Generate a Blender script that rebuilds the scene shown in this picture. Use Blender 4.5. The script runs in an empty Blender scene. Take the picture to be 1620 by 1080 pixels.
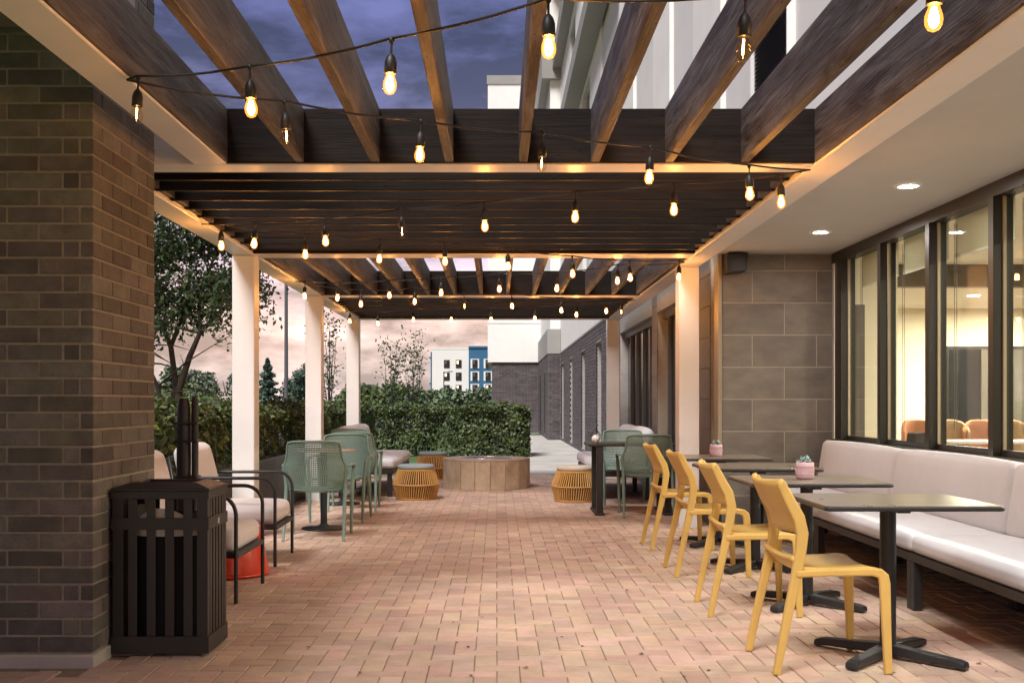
import bpy, math, random
import numpy as np
from mathutils import Vector, Matrix
R = math.radians
PI = math.pi
random.seed(7)
rng = np.random.default_rng(11)
sc = bpy.context.scene
C = sc.collection

# ------------------------------------------------------------------ camera
cam_d = bpy.data.cameras.new('camera')
cam = bpy.data.objects.new('camera', cam_d)
C.objects.link(cam)
cam.location = (0, 0, 1.2)
cam.rotation_euler = (R(90), 0, 0)
cam_d.sensor_width = 36
cam_d.lens = 37.78
cam_d.shift_x = 24 / 1620
cam_d.shift_y = 97 / 1620
cam_d.clip_end = 3000
sc.camera = cam

# ------------------------------------------------------------------ sky, sun, exposure
SUN_DIR = Vector((0.36, 0.66, -1.0)).normalized()      # the way the light travels
world = bpy.data.worlds.new('World')
sc.world = world
world.use_nodes = True
wn, wl = world.node_tree.nodes, world.node_tree.links
wn.clear()
w_out = wn.new('ShaderNodeOutputWorld')
w_bg = wn.new('ShaderNodeBackground')
w_tc = wn.new('ShaderNodeTexCoord')
w_sep = wn.new('ShaderNodeSeparateXYZ')
wl.new(w_tc.outputs['Generated'], w_sep.inputs[0])
w_ramp = wn.new('ShaderNodeValToRGB')
cr = w_ramp.color_ramp
stops = [(0.0, (.50, .38, .37)), (.03, (.52, .41, .38)), (.07, (.56, .385, .34)), (.13, (.44, .34, .40)),
         (.20, (.28, .23, .34)), (.255, (.105, .103, .205)), (.32, (.056, .060, .145)), (1.0, (.058, .062, .145))]
cr.elements[0].position = stops[0][0]; cr.elements[0].color = stops[0][1] + (1,)
cr.elements[1].position = stops[-1][0]; cr.elements[1].color = stops[-1][1] + (1,)
for p, c in stops[1:-1]:
    e = cr.elements.new(p); e.color = c + (1,)
w_map = wn.new('ShaderNodeMapping')
w_map.inputs['Scale'].default_value = (2.2, 2.2, 6.0)
wl.new(w_tc.outputs['Generated'], w_map.inputs['Vector'])
w_n = wn.new('ShaderNodeTexNoise')
w_n.inputs['Scale'].default_value = 1.6
w_n.inputs['Detail'].default_value = 7
w_n.inputs['Roughness'].default_value = .55
w_n.inputs['Distortion'].default_value = .35
wl.new(w_map.outputs[0], w_n.inputs['Vector'])
# clouds push the gradient up and down, so bands of pink and violet break up
w_ma = wn.new('ShaderNodeMath'); w_ma.operation = 'MULTIPLY_ADD'
w_ma.inputs[1].default_value = .16; w_ma.inputs[2].default_value = -.08
wl.new(w_n.outputs['Fac'], w_ma.inputs[0])
w_add = wn.new('ShaderNodeMath'); w_add.operation = 'ADD'
wl.new(w_sep.outputs['Z'], w_add.inputs[0]); wl.new(w_ma.outputs[0], w_add.inputs[1])
wl.new(w_add.outputs[0], w_ramp.inputs['Fac'])
w_n2 = wn.new('ShaderNodeTexNoise')
w_n2.inputs['Scale'].default_value = 3.6
w_n2.inputs['Detail'].default_value = 8
w_n2.inputs['Roughness'].default_value = .6
wl.new(w_map.outputs[0], w_n2.inputs['Vector'])
w_r2 = wn.new('ShaderNodeMapRange')
w_r2.inputs['From Min'].default_value = .42; w_r2.inputs['From Max'].default_value = .72
w_r2.inputs['To Min'].default_value = .66; w_r2.inputs['To Max'].default_value = 2.3
wl.new(w_n2.outputs['Fac'], w_r2.inputs['Value'])
w_mul = wn.new('ShaderNodeVectorMath'); w_mul.operation = 'SCALE'
wl.new(w_ramp.outputs['Color'], w_mul.inputs[0]); wl.new(w_r2.outputs[0], w_mul.inputs['Scale'])
w_sky = wn.new('ShaderNodeTexSky'); w_sky.sky_type = 'NISHITA'; w_sky.sun_disc = False
w_sky.sun_elevation = R(4); w_sky.sun_rotation = R(195)
w_sc = wn.new('ShaderNodeVectorMath'); w_sc.operation = 'SCALE'
w_sc.inputs['Scale'].default_value = .012
wl.new(w_sky.outputs[0], w_sc.inputs[0])
w_sum = wn.new('ShaderNodeVectorMath'); w_sum.operation = 'ADD'
wl.new(w_mul.outputs[0], w_sum.inputs[0]); wl.new(w_sc.outputs[0], w_sum.inputs[1])
wl.new(w_sum.outputs[0], w_bg.inputs['Color'])
w_bg.inputs['Strength'].default_value = .52
wl.new(w_bg.outputs[0], w_out.inputs[0])

sun_d = bpy.data.lights.new('sun', 'SUN')
sun_d.energy = 2.0
sun_d.angle = R(22)
sun_d.color = (1, .975, .95)
sun = bpy.data.objects.new('sun', sun_d)
C.objects.link(sun)
sun.rotation_euler = SUN_DIR.to_track_quat('-Z', 'Y').to_euler()

sc.view_settings.view_transform = 'Standard'
sc.view_settings.look = 'None'
sc.view_settings.exposure = 1.47
sc.view_settings.gamma = 1
sc.cycles.use_denoising = True
sc.cycles.max_bounces = 8
sc.cycles.transparent_max_bounces = 16
sc.cycles.sample_clamp_indirect = 4
sc.cycles.caustics_reflective = False
sc.cycles.caustics_refractive = False

# ------------------------------------------------------------------ materials
MATS = {}
def mat(name, col, rough=.6, var=.15, scale=6.0, bump=0.0, bscale=None, metal=0.0, col2=None, stretch=(1, 1, 1),
        rand=0.0, island=False, spec=.4, detail=6, translucent=0.0, hue=0.0, sheen=0.0, pits=0.0, stain=0.0):
    """procedural: two colours mixed by noise, per-piece variation, bump relief"""
    m = bpy.data.materials.new(name); m.use_nodes = True
    n, l = m.node_tree.nodes, m.node_tree.links
    b = n['Principled BSDF']
    tc = n.new('ShaderNodeTexCoord')
    mp = n.new('ShaderNodeMapping'); mp.inputs['Scale'].default_value = stretch
    l.new(tc.outputs['Object'], mp.inputs['Vector'])
    oi = n.new('ShaderNodeObjectInfo')
    geo = n.new('ShaderNodeNewGeometry')
    sh = n.new('ShaderNodeVectorMath'); sh.operation = 'ADD'
    sc3 = n.new('ShaderNodeVectorMath'); sc3.operation = 'SCALE'
    sc3.inputs[0].default_value = (37, 53, 71)
    l.new(oi.outputs['Random'], sc3.inputs['Scale'])
    l.new(mp.outputs[0], sh.inputs[0]); l.new(sc3.outputs[0], sh.inputs[1])
    ns = n.new('ShaderNodeTexNoise')
    ns.inputs['Scale'].default_value = scale; ns.inputs['Detail'].default_value = detail
    ns.inputs['Roughness'].default_value = .62
    l.new(sh.outputs[0], ns.inputs['Vector'])
    mr = n.new('ShaderNodeMapRange')
    mr.inputs['From Min'].default_value = .3; mr.inputs['From Max'].default_value = .7
    l.new(ns.outputs['Fac'], mr.inputs['Value'])
    mix = n.new('ShaderNodeMix'); mix.data_type = 'RGBA'
    c2 = col2 if col2 else tuple(c * (1 - var) for c in col)
    mix.inputs['A'].default_value = tuple(c2) + (1,)
    mix.inputs['B'].default_value = tuple(min(1, c * (1 + (0 if col2 else var * .5))) for c in col) + (1,)
    l.new(mr.outputs[0], mix.inputs['Factor'])
    out = mix.outputs['Result']
    if rand or hue:
        hs = n.new('ShaderNodeHueSaturation')
        ad = n.new('ShaderNodeMath'); ad.operation = 'ADD'
        l.new(oi.outputs['Random'], ad.inputs[0])
        if island: l.new(geo.outputs['Random Per Island'], ad.inputs[1])
        else: ad.inputs[1].default_value = 0
        fr = n.new('ShaderNodeMath'); fr.operation = 'FRACT'
        l.new(ad.outputs[0], fr.inputs[0])
        v = n.new('ShaderNodeMapRange')
        v.inputs['To Min'].default_value = 1 - rand; v.inputs['To Max'].default_value = 1 + rand
        l.new(fr.outputs[0], v.inputs['Value']); l.new(v.outputs[0], hs.inputs['Value'])
        f2 = n.new('ShaderNodeMath'); f2.operation = 'MULTIPLY'; f2.inputs[1].default_value = 7.31
        f3 = n.new('ShaderNodeMath'); f3.operation = 'FRACT'
        l.new(fr.outputs[0], f2.inputs[0]); l.new(f2.outputs[0], f3.inputs[0])
        h = n.new('ShaderNodeMapRange')
        h.inputs['To Min'].default_value = .5 - hue; h.inputs['To Max'].default_value = .5 + hue
        l.new(f3.outputs[0], h.inputs['Value']); l.new(h.outputs[0], hs.inputs['Hue'])
        s4 = n.new('ShaderNodeMath'); s4.operation = 'MULTIPLY'; s4.inputs[1].default_value = 3.77
        s5 = n.new('ShaderNodeMath'); s5.operation = 'FRACT'
        l.new(f2.outputs[0], s4.inputs[0]); l.new(s4.outputs[0], s5.inputs[0])
        s6 = n.new('ShaderNodeMapRange')
        s6.inputs['To Min'].default_value = 1 - rand * .8; s6.inputs['To Max'].default_value = 1 + rand * .5
        l.new(s5.outputs[0], s6.inputs['Value']); l.new(s6.outputs[0], hs.inputs['Saturation'])
        l.new(out, hs.inputs['Color']); out = hs.outputs['Color']
    if pits:
        pn = n.new('ShaderNodeTexNoise'); pn.inputs['Scale'].default_value = scale * 9
        pn.inputs['Detail'].default_value = 3
        l.new(sh.outputs[0], pn.inputs['Vector'])
        pr = n.new('ShaderNodeMapRange'); pr.inputs['From Min'].default_value = .62; pr.inputs['From Max'].default_value = .7
        pr.inputs['To Max'].default_value = pits
        l.new(pn.outputs['Fac'], pr.inputs['Value'])
        pm = n.new('ShaderNodeMix'); pm.data_type = 'RGBA'
        pm.inputs['B'].default_value = tuple(c * .35 for c in col) + (1,)
        l.new(out, pm.inputs['A']); l.new(pr.outputs[0], pm.inputs['Factor']); out = pm.outputs['Result']
    if stain:                                        # dirt that runs over neighbouring pieces
        sn = n.new('ShaderNodeTexNoise'); sn.inputs['Scale'].default_value = 1.1; sn.inputs['Detail'].default_value = 7
        sn.inputs['Roughness'].default_value = .65
        l.new(geo.outputs['Position'], sn.inputs['Vector'])
        sr = n.new('ShaderNodeMapRange'); sr.inputs['From Min'].default_value = .32; sr.inputs['From Max'].default_value = .62
        sr.inputs['To Min'].default_value = 1 - stain; sr.inputs['To Max'].default_value = 1.06
        l.new(sn.outputs['Fac'], sr.inputs['Value'])
        sv = n.new('ShaderNodeVectorMath'); sv.operation = 'SCALE'
        l.new(out, sv.inputs[0]); l.new(sr.outputs[0], sv.inputs['Scale']); out = sv.outputs[0]
    l.new(out, b.inputs['Base Color'])
    rr = n.new('ShaderNodeMapRange')
    rr.inputs['To Min'].default_value = max(.05, rough - .1); rr.inputs['To Max'].default_value = min(1, rough + .1)
    l.new(ns.outputs['Fac'], rr.inputs['Value']); l.new(rr.outputs[0], b.inputs['Roughness'])
    b.inputs['Metallic'].default_value = metal
    b.inputs['Specular IOR Level'].default_value = spec
    if sheen: b.inputs['Sheen Weight'].default_value = sheen
    if bump:
        n3 = n.new('ShaderNodeTexNoise'); n3.inputs['Scale'].default_value = bscale or scale * 6
        n3.inputs['Detail'].default_value = 5
        l.new(sh.outputs[0], n3.inputs['Vector'])
        bp = n.new('ShaderNodeBump'); bp.inputs['Strength'].default_value = bump
        bp.inputs['Distance'].default_value = .01
        l.new(n3.outputs['Fac'], bp.inputs['Height']); l.new(bp.outputs[0], b.inputs['Normal'])
    if translucent:
        o = n['Material Output']
        tr = n.new('ShaderNodeBsdfTranslucent'); l.new(out, tr.inputs['Color'])
        ms = n.new('ShaderNodeMixShader'); ms.inputs[0].default_value = translucent
        l.new(b.outputs[0], ms.inputs[1]); l.new(tr.outputs[0], ms.inputs[2]); l.new(ms.outputs[0], o.inputs['Surface'])
    MATS[name] = m
    return m

def emit(name, col, strength):
    m = bpy.data.materials.new(name); m.use_nodes = True
    b = m.node_tree.nodes['Principled BSDF']
    b.inputs['Base Color'].default_value = (.8, .7, .5, 1)
    b.inputs['Emission Color'].default_value = col + (1,)
    b.inputs['Emission Strength'].default_value = strength
    MATS[name] = m
    return m

def glass(name, tint=(1, 1, 1), gloss=.9):
    m = bpy.data.materials.new(name); m.use_nodes = True
    n, l = m.node_tree.nodes, m.node_tree.links
    n.remove(n['Principled BSDF'])
    t = n.new('ShaderNodeBsdfTransparent'); t.inputs[0].default_value = tint + (1,)
    g = n.new('ShaderNodeBsdfGlossy'); g.inputs['Roughness'].default_value = .02
    g.inputs['Color'].default_value = (gloss, gloss, gloss, 1)
    lw = n.new('ShaderNodeLayerWeight'); lw.inputs['Blend'].default_value = .5      # Schlick reflectance of a thin pane
    pw = n.new('ShaderNodeMath'); pw.operation = 'POWER'; pw.inputs[1].default_value = 5
    l.new(lw.outputs['Facing'], pw.inputs[0])
    f = n.new('ShaderNodeMath'); f.operation = 'MULTIPLY_ADD'; f.inputs[1].default_value = .9; f.inputs[2].default_value = .035
    l.new(pw.outputs[0], f.inputs[0])
    x = n.new('ShaderNodeMixShader')
    l.new(f.outputs[0], x.inputs[0]); l.new(t.outputs[0], x.inputs[1]); l.new(g.outputs[0], x.inputs[2])
    l.new(x.outputs[0], n['Material Output'].inputs['Surface'])
    MATS[name] = m
    return m

def wood(name, dark, light, axis, spec=.35, relief=.7):
    """weathered stained timber, grain along the given local axis, dark knots"""
    m = bpy.data.materials.new(name); m.use_nodes = True
    n, l = m.node_tree.nodes, m.node_tree.links
    b = n['Principled BSDF']
    tc = n.new('ShaderNodeTexCoord'); oi = n.new('ShaderNodeObjectInfo')
    s = [8.0, 8.0, 8.0]; s[axis] = 1.1
    mp = n.new('ShaderNodeMapping'); mp.inputs['Scale'].default_value = s
    off = n.new('ShaderNodeVectorMath'); off.operation = 'SCALE'; off.inputs[0].default_value = (91, 47, 33)
    l.new(oi.outputs['Random'], off.inputs['Scale'])
    ad = n.new('ShaderNodeVectorMath'); ad.operation = 'ADD'
    l.new(tc.outputs['Object'], ad.inputs[0]); l.new(off.outputs[0], ad.inputs[1])
    l.new(ad.outputs[0], mp.inputs['Vector'])
    n1 = n.new('ShaderNodeTexNoise'); n1.inputs['Scale'].default_value = 1.6; n1.inputs['Detail'].default_value = 9
    n1.inputs['Roughness'].default_value = .68; n1.inputs['Distortion'].default_value = .7
    l.new(mp.outputs[0], n1.inputs['Vector'])
    s2 = [50.0, 50.0, 50.0]; s2[axis] = 1.6
    mp2 = n.new('ShaderNodeMapping'); mp2.inputs['Scale'].default_value = s2
    l.new(ad.outputs[0], mp2.inputs['Vector'])
    n2 = n.new('ShaderNodeTexNoise'); n2.inputs['Scale'].default_value = 1.0; n2.inputs['Detail'].default_value = 4
    n2.inputs['Distortion'].default_value = 1.5
    l.new(mp2.outputs[0], n2.inputs['Vector'])
    mr = n.new('ShaderNodeMapRange'); mr.inputs['From Min'].default_value = .36; mr.inputs['From Max'].default_value = .68
    l.new(n1.outputs['Fac'], mr.inputs['Value'])
    mx = n.new('ShaderNodeMix'); mx.data_type = 'RGBA'
    mx.inputs['A'].default_value = dark + (1,); mx.inputs['B'].default_value = light + (1,)
    l.new(mr.outputs[0], mx.inputs['Factor'])
    mr2 = n.new('ShaderNodeMapRange'); mr2.inputs['From Min'].default_value = .35; mr2.inputs['From Max'].default_value = .65
    mr2.inputs['To Min'].default_value = .72; mr2.inputs['To Max'].default_value = 1.15
    l.new(n2.outputs['Fac'], mr2.inputs['Value'])
    k = n.new('ShaderNodeTexVoronoi'); sk = [5.0, 5.0, 5.0]; sk[axis] = 1.5
    mk = n.new('ShaderNodeMapping'); mk.inputs['Scale'].default_value = sk
    l.new(ad.outputs[0], mk.inputs['Vector']); l.new(mk.outputs[0], k.inputs['Vector'])
    kr = n.new('ShaderNodeMapRange'); kr.inputs['From Min'].default_value = .05; kr.inputs['From Max'].default_value = .13
    kr.inputs['To Min'].default_value = .25
    l.new(k.outputs['Distance'], kr.inputs['Value'])
    ml = n.new('ShaderNodeMath'); ml.operation = 'MULTIPLY'
    l.new(mr2.outputs[0], ml.inputs[0]); l.new(kr.outputs[0], ml.inputs[1])
    sca = n.new('ShaderNodeVectorMath'); sca.operation = 'SCALE'
    l.new(mx.outputs['Result'], sca.inputs[0]); l.new(ml.outputs[0], sca.inputs['Scale'])
    l.new(sca.outputs[0], b.inputs['Base Color'])
    b.inputs['Roughness'].default_value = .6; b.inputs['Specular IOR Level'].default_value = spec
    bp = n.new('ShaderNodeBump'); bp.inputs['Strength'].default_value = relief; bp.inputs['Distance'].default_value = .006
    l.new(ml.outputs[0], bp.inputs['Height']); l.new(bp.outputs[0], b.inputs['Normal'])
    MATS[name] = m
    return m

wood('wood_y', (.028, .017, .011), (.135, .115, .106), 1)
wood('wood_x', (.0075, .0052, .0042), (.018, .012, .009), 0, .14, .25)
mat('white_steel', (.76, .74, .72), .42, .06, 2.5, .05, 40)
mat('paver', (.56, .40, .305), .8, col2=(.455, .325, .25), scale=7, bump=.35, bscale=90, rand=.13, island=True, hue=.016, pits=.2, stain=.2)
mat('sand_joint', (.25, .19, .14), .95, .3, 20, .4)
mat('asphalt', (.07, .07, .07), .9, .3, 3, .3, 60)
mat('concrete', (.46, .43, .39), .85, .14, 1.2, .2, 60, stain=.2)
mat('grass', (.07, .12, .035), .95, .45, 2, .5, 40)
mat('soil', (.05, .035, .025), .95, .4, 12, .6)
mat('brick', (.140, .123, .107), .85, .35, 9, .45, 70, rand=.34, hue=.04, island=True, pits=.5)
mat('mortar', (.31, .27, .215), .95, .2, 20, .5)
mat('far_brick', (.105, .085, .088), .8, .3, 5, .3, 50, rand=.25, island=True, hue=.02)
mat('far_mortar', (.36, .33, .31), .95, .15, 10, .3)
mat('stucco', (.80, .78, .74), .85, .06, 1.5, .15, 60)
mat('stucco_cool', (.68, .67, .65), .85, .06, 1.5, .15, 60)
mat('grey_trim', (.30, .285, .265), .6, .08, 2, .05)
mat('tile', (.21, .186, .162), .55, col2=(.135, .12, .105), scale=4.5, bump=.12, bscale=25, rand=.14, stretch=(1, 1, 1.8))
mat('grout', (.37, .33, .275), .9, .1, 20)
mat('soffit', (.53, .53, .52), .8, .06, 2, .06, 50)
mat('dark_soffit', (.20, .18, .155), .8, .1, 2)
mat('window_frame', (.018, .016, .014), .4, .1, 4)
mat('bronze_light', (.34, .29, .20), .4, .1, 4)
mat('dark_glass', (.012, .014, .017), .12, .1, 2, spec=.35)
mat('blind', (.10, .09, .075), .7, .25, 3, stretch=(1, 6, .2))
mat('alu', (.52, .52, .53), .35, .05, 4, metal=.7)
mat('black_metal', (.022, .022, .024), .42, .15, 5, .05, 60)
mat('black_void', (.006, .006, .006), .9, .1)
mat('charcoal', (.028, .027, .026), .45, .15, 5, .04, 60)
mat('mustard', (.63, .41, .115), .5, .07, 5, .05, 160, spec=.35)
mat('table_top', (.16, .132, .10), .30, .12, 3, .04, 120)
mat('cushion', (.63, .655, .70), .95, .06, 3, .25, 260, sheen=.2)
mat('pink_cushion', (.60, .55, .54), .95, .06, 3, .25, 260, sheen=.2)
mat('blue_cushion', (.30, .37, .40), .95, .08, 4, .25, 260)
mat('cream_cushion', (.55, .50, .42), .95, .08, 4, .25, 260)
mat('sage', (.18, .27, .225), .5, .08, 4, .03)
mat('mint', (.30, .40, .36), .5, .08, 4, .03)
mat('rope', (.55, .30, .085), .75, .2, 40, .3, 200, rand=.12, island=True)
mat('pit_stone', (.68, .55, .38), .75, col2=(.40, .32, .225), scale=5, bump=.35, bscale=40, rand=.13)
mat('pit_cap', (.46, .39, .31), .8, .15, 4, .2)
mat('red_glaze', (.62, .045, .015), .22, .1, 3, spec=.6)
mat('pot', (.50, .33, .36), .8, .08, 6, .1)
mat('succulent', (.25, .38, .36), .55, .3, 30)
mat('leaf', (.105, .145, .045), .5, .5, 3, rand=.55, hue=.045, island=True, translucent=.25, spec=.45)
mat('leaf_dark', (.06, .098, .035), .55, .5, 3, rand=.5, hue=.03, island=True, translucent=.25)
mat('leaf_far', (.14, .19, .10), .8, .4, .3, rand=.35, hue=.03, island=True)  # far foliage, paled so that distance haze sits in the base colour
mat('leaf_grey', (.18, .21, .15), .8, .4, .3, rand=.3, hue=.02, island=True)
mat('leaf_pine', (.075, .125, .09), .8, .4, .3, rand=.35, hue=.02, island=True)
mat('leaf_light', (.14, .19, .06), .7, .4, .3, rand=.4, hue=.03, island=True, translucent=.2)
mat('bark', (.055, .042, .032), .9, .4, 14, .8)
mat('far_white', (.78, .76, .72), .8, .04, .2)
mat('far_blue', (.035, .13, .25), .6, .08, .2)
mat('far_grille', (.03, .029, .033), .6, spec=.15)
mat('room_wall', (.74, .67, .53), .85, .05, 1)
mat('room_ceiling', (.72, .68, .60), .85, .04, 2)
mat('room_floor', (.22, .18, .15), .5, .2, 2)
mat('bulkhead', (.12, .10, .08), .7, .1)
mat('shade', (.62, .60, .50), .8, .05, 2, translucent=.45)
mat('orange_seat', (.38, .16, .08), .8, .1, 6, .15, 200)
mat('tan_seat', (.33, .22, .13), .8, .1, 6, .15, 200)
mat('lamp_grey', (.10, .10, .105), .5, .05)
mat('white_ceramic', (.75, .73, .70), .4, .05)
mat('cable', (.012, .011, .01), .5, .1)
emit('bulb_core', (1, .45, .12), 165)
emit('filament', (1, .50, .15), 40)
emit('downlight', (1, .93, .86), 250)
emit('room_light', (1, .89, .72), 1450)
emit('far_lit', (1, .72, .42), .5)
glass('pane', (.93, .96, .92))
glass('bulb_glass', (.95, .85, .72), .9)
glass('bulb_glow', (1, .86, .62), .9)
def _glow():
    m = MATS['bulb_glow']; n, l = m.node_tree.nodes, m.node_tree.links
    o = n['Material Output']; src = o.inputs['Surface'].links[0].from_socket
    e = n.new('ShaderNodeEmission'); e.inputs['Color'].default_value = (1, .27, .035, 1); e.inputs['Strength'].default_value = .5
    a = n.new('ShaderNodeAddShader'); l.new(src, a.inputs[0]); l.new(e.outputs[0], a.inputs[1]); l.new(a.outputs[0], o.inputs['Surface'])
_glow()

# ------------------------------------------------------------------ mesh helpers
class MB:
    def __init__(self): self.v = []; self.f = []; self.sm = []
    def add(self, vs, fs, smooth=False):
        o = len(self.v)
        self.v += [tuple(p) for p in vs]
        self.f += [tuple(i + o for i in f) for f in fs]
        self.sm += [smooth] * len(fs)
        return self
    def box(self, x0, x1, y0, y1, z0, z1, b=0.0):
        if b <= 0:
            v = [(x, y, z) for z in (z0, z1) for y in (y0, y1) for x in (x0, x1)]
            return self.add(v, [(0, 2, 3, 1), (4, 5, 7, 6), (0, 1, 5, 4), (2, 6, 7, 3), (0, 4, 6, 2), (1, 3, 7, 5)])
        # chamfered box: 24 verts
        xs, ys, zs = (x0, x1), (y0, y1), (z0, z1)
        v = []; idx = {}
        for i in (0, 1):
            for j in (0, 1):
                for k in (0, 1):
                    sx, sy, sz = (b if i == 0 else -b), (b if j == 0 else -b), (b if k == 0 else -b)
                    for a, p in enumerate(((xs[i], ys[j] + sy, zs[k] + sz), (xs[i] + sx, ys[j], zs[k] + sz), (xs[i] + sx, ys[j] + sy, zs[k]))):
                        idx[(i, j, k, a)] = len(v); v.append(p)
        f = []
        for s in (0, 1):
            q = [idx[(s, 0, 0, 0)], idx[(s, 0, 1, 0)], idx[(s, 1, 1, 0)], idx[(s, 1, 0, 0)]]; f.append(q if s == 0 else q[::-1])
            q = [idx[(0, s, 0, 1)], idx[(1, s, 0, 1)], idx[(1, s, 1, 1)], idx[(0, s, 1, 1)]]; f.append(q if s == 0 else q[::-1])
            q = [idx[(0, 0, s, 2)], idx[(0, 1, s, 2)], idx[(1, 1, s, 2)], idx[(1, 0, s, 2)]]; f.append(q if s == 0 else q[::-1])
        for a, s in ((0, 0), (0, 1), (1, 0), (1, 1)):
            f.append([idx[(0, a, s, 1)], idx[(0, a, s, 2)], idx[(1, a, s, 2)], idx[(1, a, s, 1)]])
            f.append([idx[(a, 0, s, 0)], idx[(a, 0, s, 2)], idx[(a, 1, s, 2)], idx[(a, 1, s, 0)]])
            f.append([idx[(a, s, 0, 0)], idx[(a, s, 0, 1)], idx[(a, s, 1, 1)], idx[(a, s, 1, 0)]])
        for i in (0, 1):
            for j in (0, 1):
                for k in (0, 1):
                    f.append([idx[(i, j, k, 0)], idx[(i, j, k, 1)], idx[(i, j, k, 2)]])
        return self.add(v, f)
    def tube(self, pts, r, n=8, cap=True, flat=1.0):
        pts = [Vector(p) for p in pts]
        rs = r if isinstance(r, (list, tuple)) else [r] * len(pts)
        v = []; up = None
        for i, p in enumerate(pts):
            t = (pts[min(i + 1, len(pts) - 1)] - pts[max(i - 1, 0)]).normalized()
            if up is None:
                up = Vector((0, 0, 1)) if abs(t.z) < .9 else Vector((0, 1, 0))
            a = t.cross(up)
            if a.length < 1e-6: a = t.cross(Vector((1, 0, 0)))
            a.normalize(); up = a.cross(t).normalized()
            for k in range(n):
                w = 2 * PI * k / n
                v.append(p + a * math.cos(w) * rs[i] + up * math.sin(w) * rs[i] * flat)
        f = [(i * n + k, i * n + (k + 1) % n, (i + 1) * n + (k + 1) % n, (i + 1) * n + k) for i in range(len(pts) - 1) for k in range(n)]
        self.add(v, f, True)
        if cap:
            self.add(v[:n], [tuple(range(n))[::-1]]); self.add(v[-n:], [tuple(range(n))])
        return self
    def lathe(self, prof, n=24, c=(0, 0, 0), smooth=True, cap=True):
        v = [(c[0] + r * math.cos(2 * PI * k / n), c[1] + r * math.sin(2 * PI * k / n), c[2] + z) for r, z in prof for k in range(n)]
        f = [(i * n + k, i * n + (k + 1) % n, (i + 1) * n + (k + 1) % n, (i + 1) * n + k) for i in range(len(prof) - 1) for k in range(n)]
        self.add(v, f, smooth)
        if cap:
            self.add(v[:n], [tuple(range(n))[::-1]]); self.add(v[-n:], [tuple(range(n))])
        return self
    def rbox(self, cx, cy, cz, sx, sy, sz, r, n=8, puff=0.0, top_only=False):
        """soft cushion block"""
        h = (sx / 2, sy / 2, sz / 2)
        def dims(u, v, ax):
            p = [0, 0, 0]; o = [(1, 2), (0, 2), (0, 1)][ax]
            p[o[0]] = u; p[o[1]] = v
            return p, o
        for ax in range(3):
            for s in (-1, 1):
                vs = []; m = n
                for i in range(m + 1):
                    for j in range(m + 1):
                        # sample denser near the edges
                        def warp(t, hh):
                            t = 2 * t - 1
                            k = max(0, 1 - r / hh)
                            a = abs(t)
                            q = a / .6 * k if a < .6 else k + (a - .6) / .4 * (1 - k)
                            return math.copysign(q, t) * hh
                        p, o = dims(0, 0, ax)
                        p[o[0]] = warp(i / m, h[o[0]]); p[o[1]] = warp(j / m, h[o[1]]); p[ax] = s * h[ax]
                        q = [max(-h[a] + r, min(h[a] - r, p[a])) for a in range(3)]
                        d = Vector([p[a] - q[a] for a in range(3)])
                        if d.length > 1e-9: d = d.normalized() * r
                        w = [q[a] + d[a] for a in range(3)]
                        if puff:
                            g = 1
                            for a in range(3):
                                if a != ax: g *= max(0, 1 - (p[a] / h[a]) ** 2)
                            w[ax] += s * puff * (g ** .6)
                        vs.append((cx + w[0], cy + w[1], cz + w[2]))
                fs = []
                for i in range(m):
                    for j in range(m):
                        a = i * (m + 1) + j
                        q = (a, a + m + 1, a + m + 2, a + 1)
                        flip = (s > 0) == (ax == 1)
                        fs.append(q[::-1] if flip else q)
                self.add(vs, fs, True)
        return self
    def plate(self, outline, a0, a1, axis='y'):
        """extrude a 2-D outline between a0 and a1 along an axis; outline is (x,z) for y, (x,y) for z, (y,z) for x"""
        n = len(outline)
        def P(p, a): return {'y': (p[0], a, p[1]), 'z': (p[0], p[1], a), 'x': (a, p[0], p[1])}[axis]
        v = [P(p, a0) for p in outline] + [P(p, a1) for p in outline]
        f = [(k, (k + 1) % n, n + (k + 1) % n, n + k) for k in range(n)] + [tuple(range(n))[::-1], tuple(range(n, 2 * n))]
        return self.add(v, f)
    def strip(self, cl, hw, y0, y1, shear=0.0, bev=0.0):
        """a band with centreline cl in (x,z), half widths hw, between y0 and y1; y shifts by shear*z"""
        L, Rr = [], []
        for i, (x, z) in enumerate(cl):
            a = cl[max(i - 1, 0)]; b = cl[min(i + 1, len(cl) - 1)]
            t = Vector((b[0] - a[0], b[1] - a[1])).normalized()
            nx, nz = -t.y, t.x
            L.append((x + nx * hw[i], z + nz * hw[i])); Rr.append((x - nx * hw[i], z - nz * hw[i]))
        n = len(cl); v = []
        for y in (y0, y1):
            for p in L: v.append((p[0], y + shear * p[1], p[1]))
            for p in Rr: v.append((p[0], y + shear * p[1], p[1]))
        f = []
        for i in range(n - 1):
            f.append((i, i + 1, n + i + 1, n + i)); f.append((2 * n + i, 3 * n + i, 3 * n + i + 1, 2 * n + i + 1))
            f.append((i, 2 * n + i, 2 * n + i + 1, i + 1)); f.append((n + i, n + i + 1, 3 * n + i + 1, 3 * n + i))
        f.append((0, n, 3 * n, 2 * n)); f.append((n - 1, 3 * n - 1, 4 * n - 1, 2 * n - 1))
        return self.add(v, f)
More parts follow.
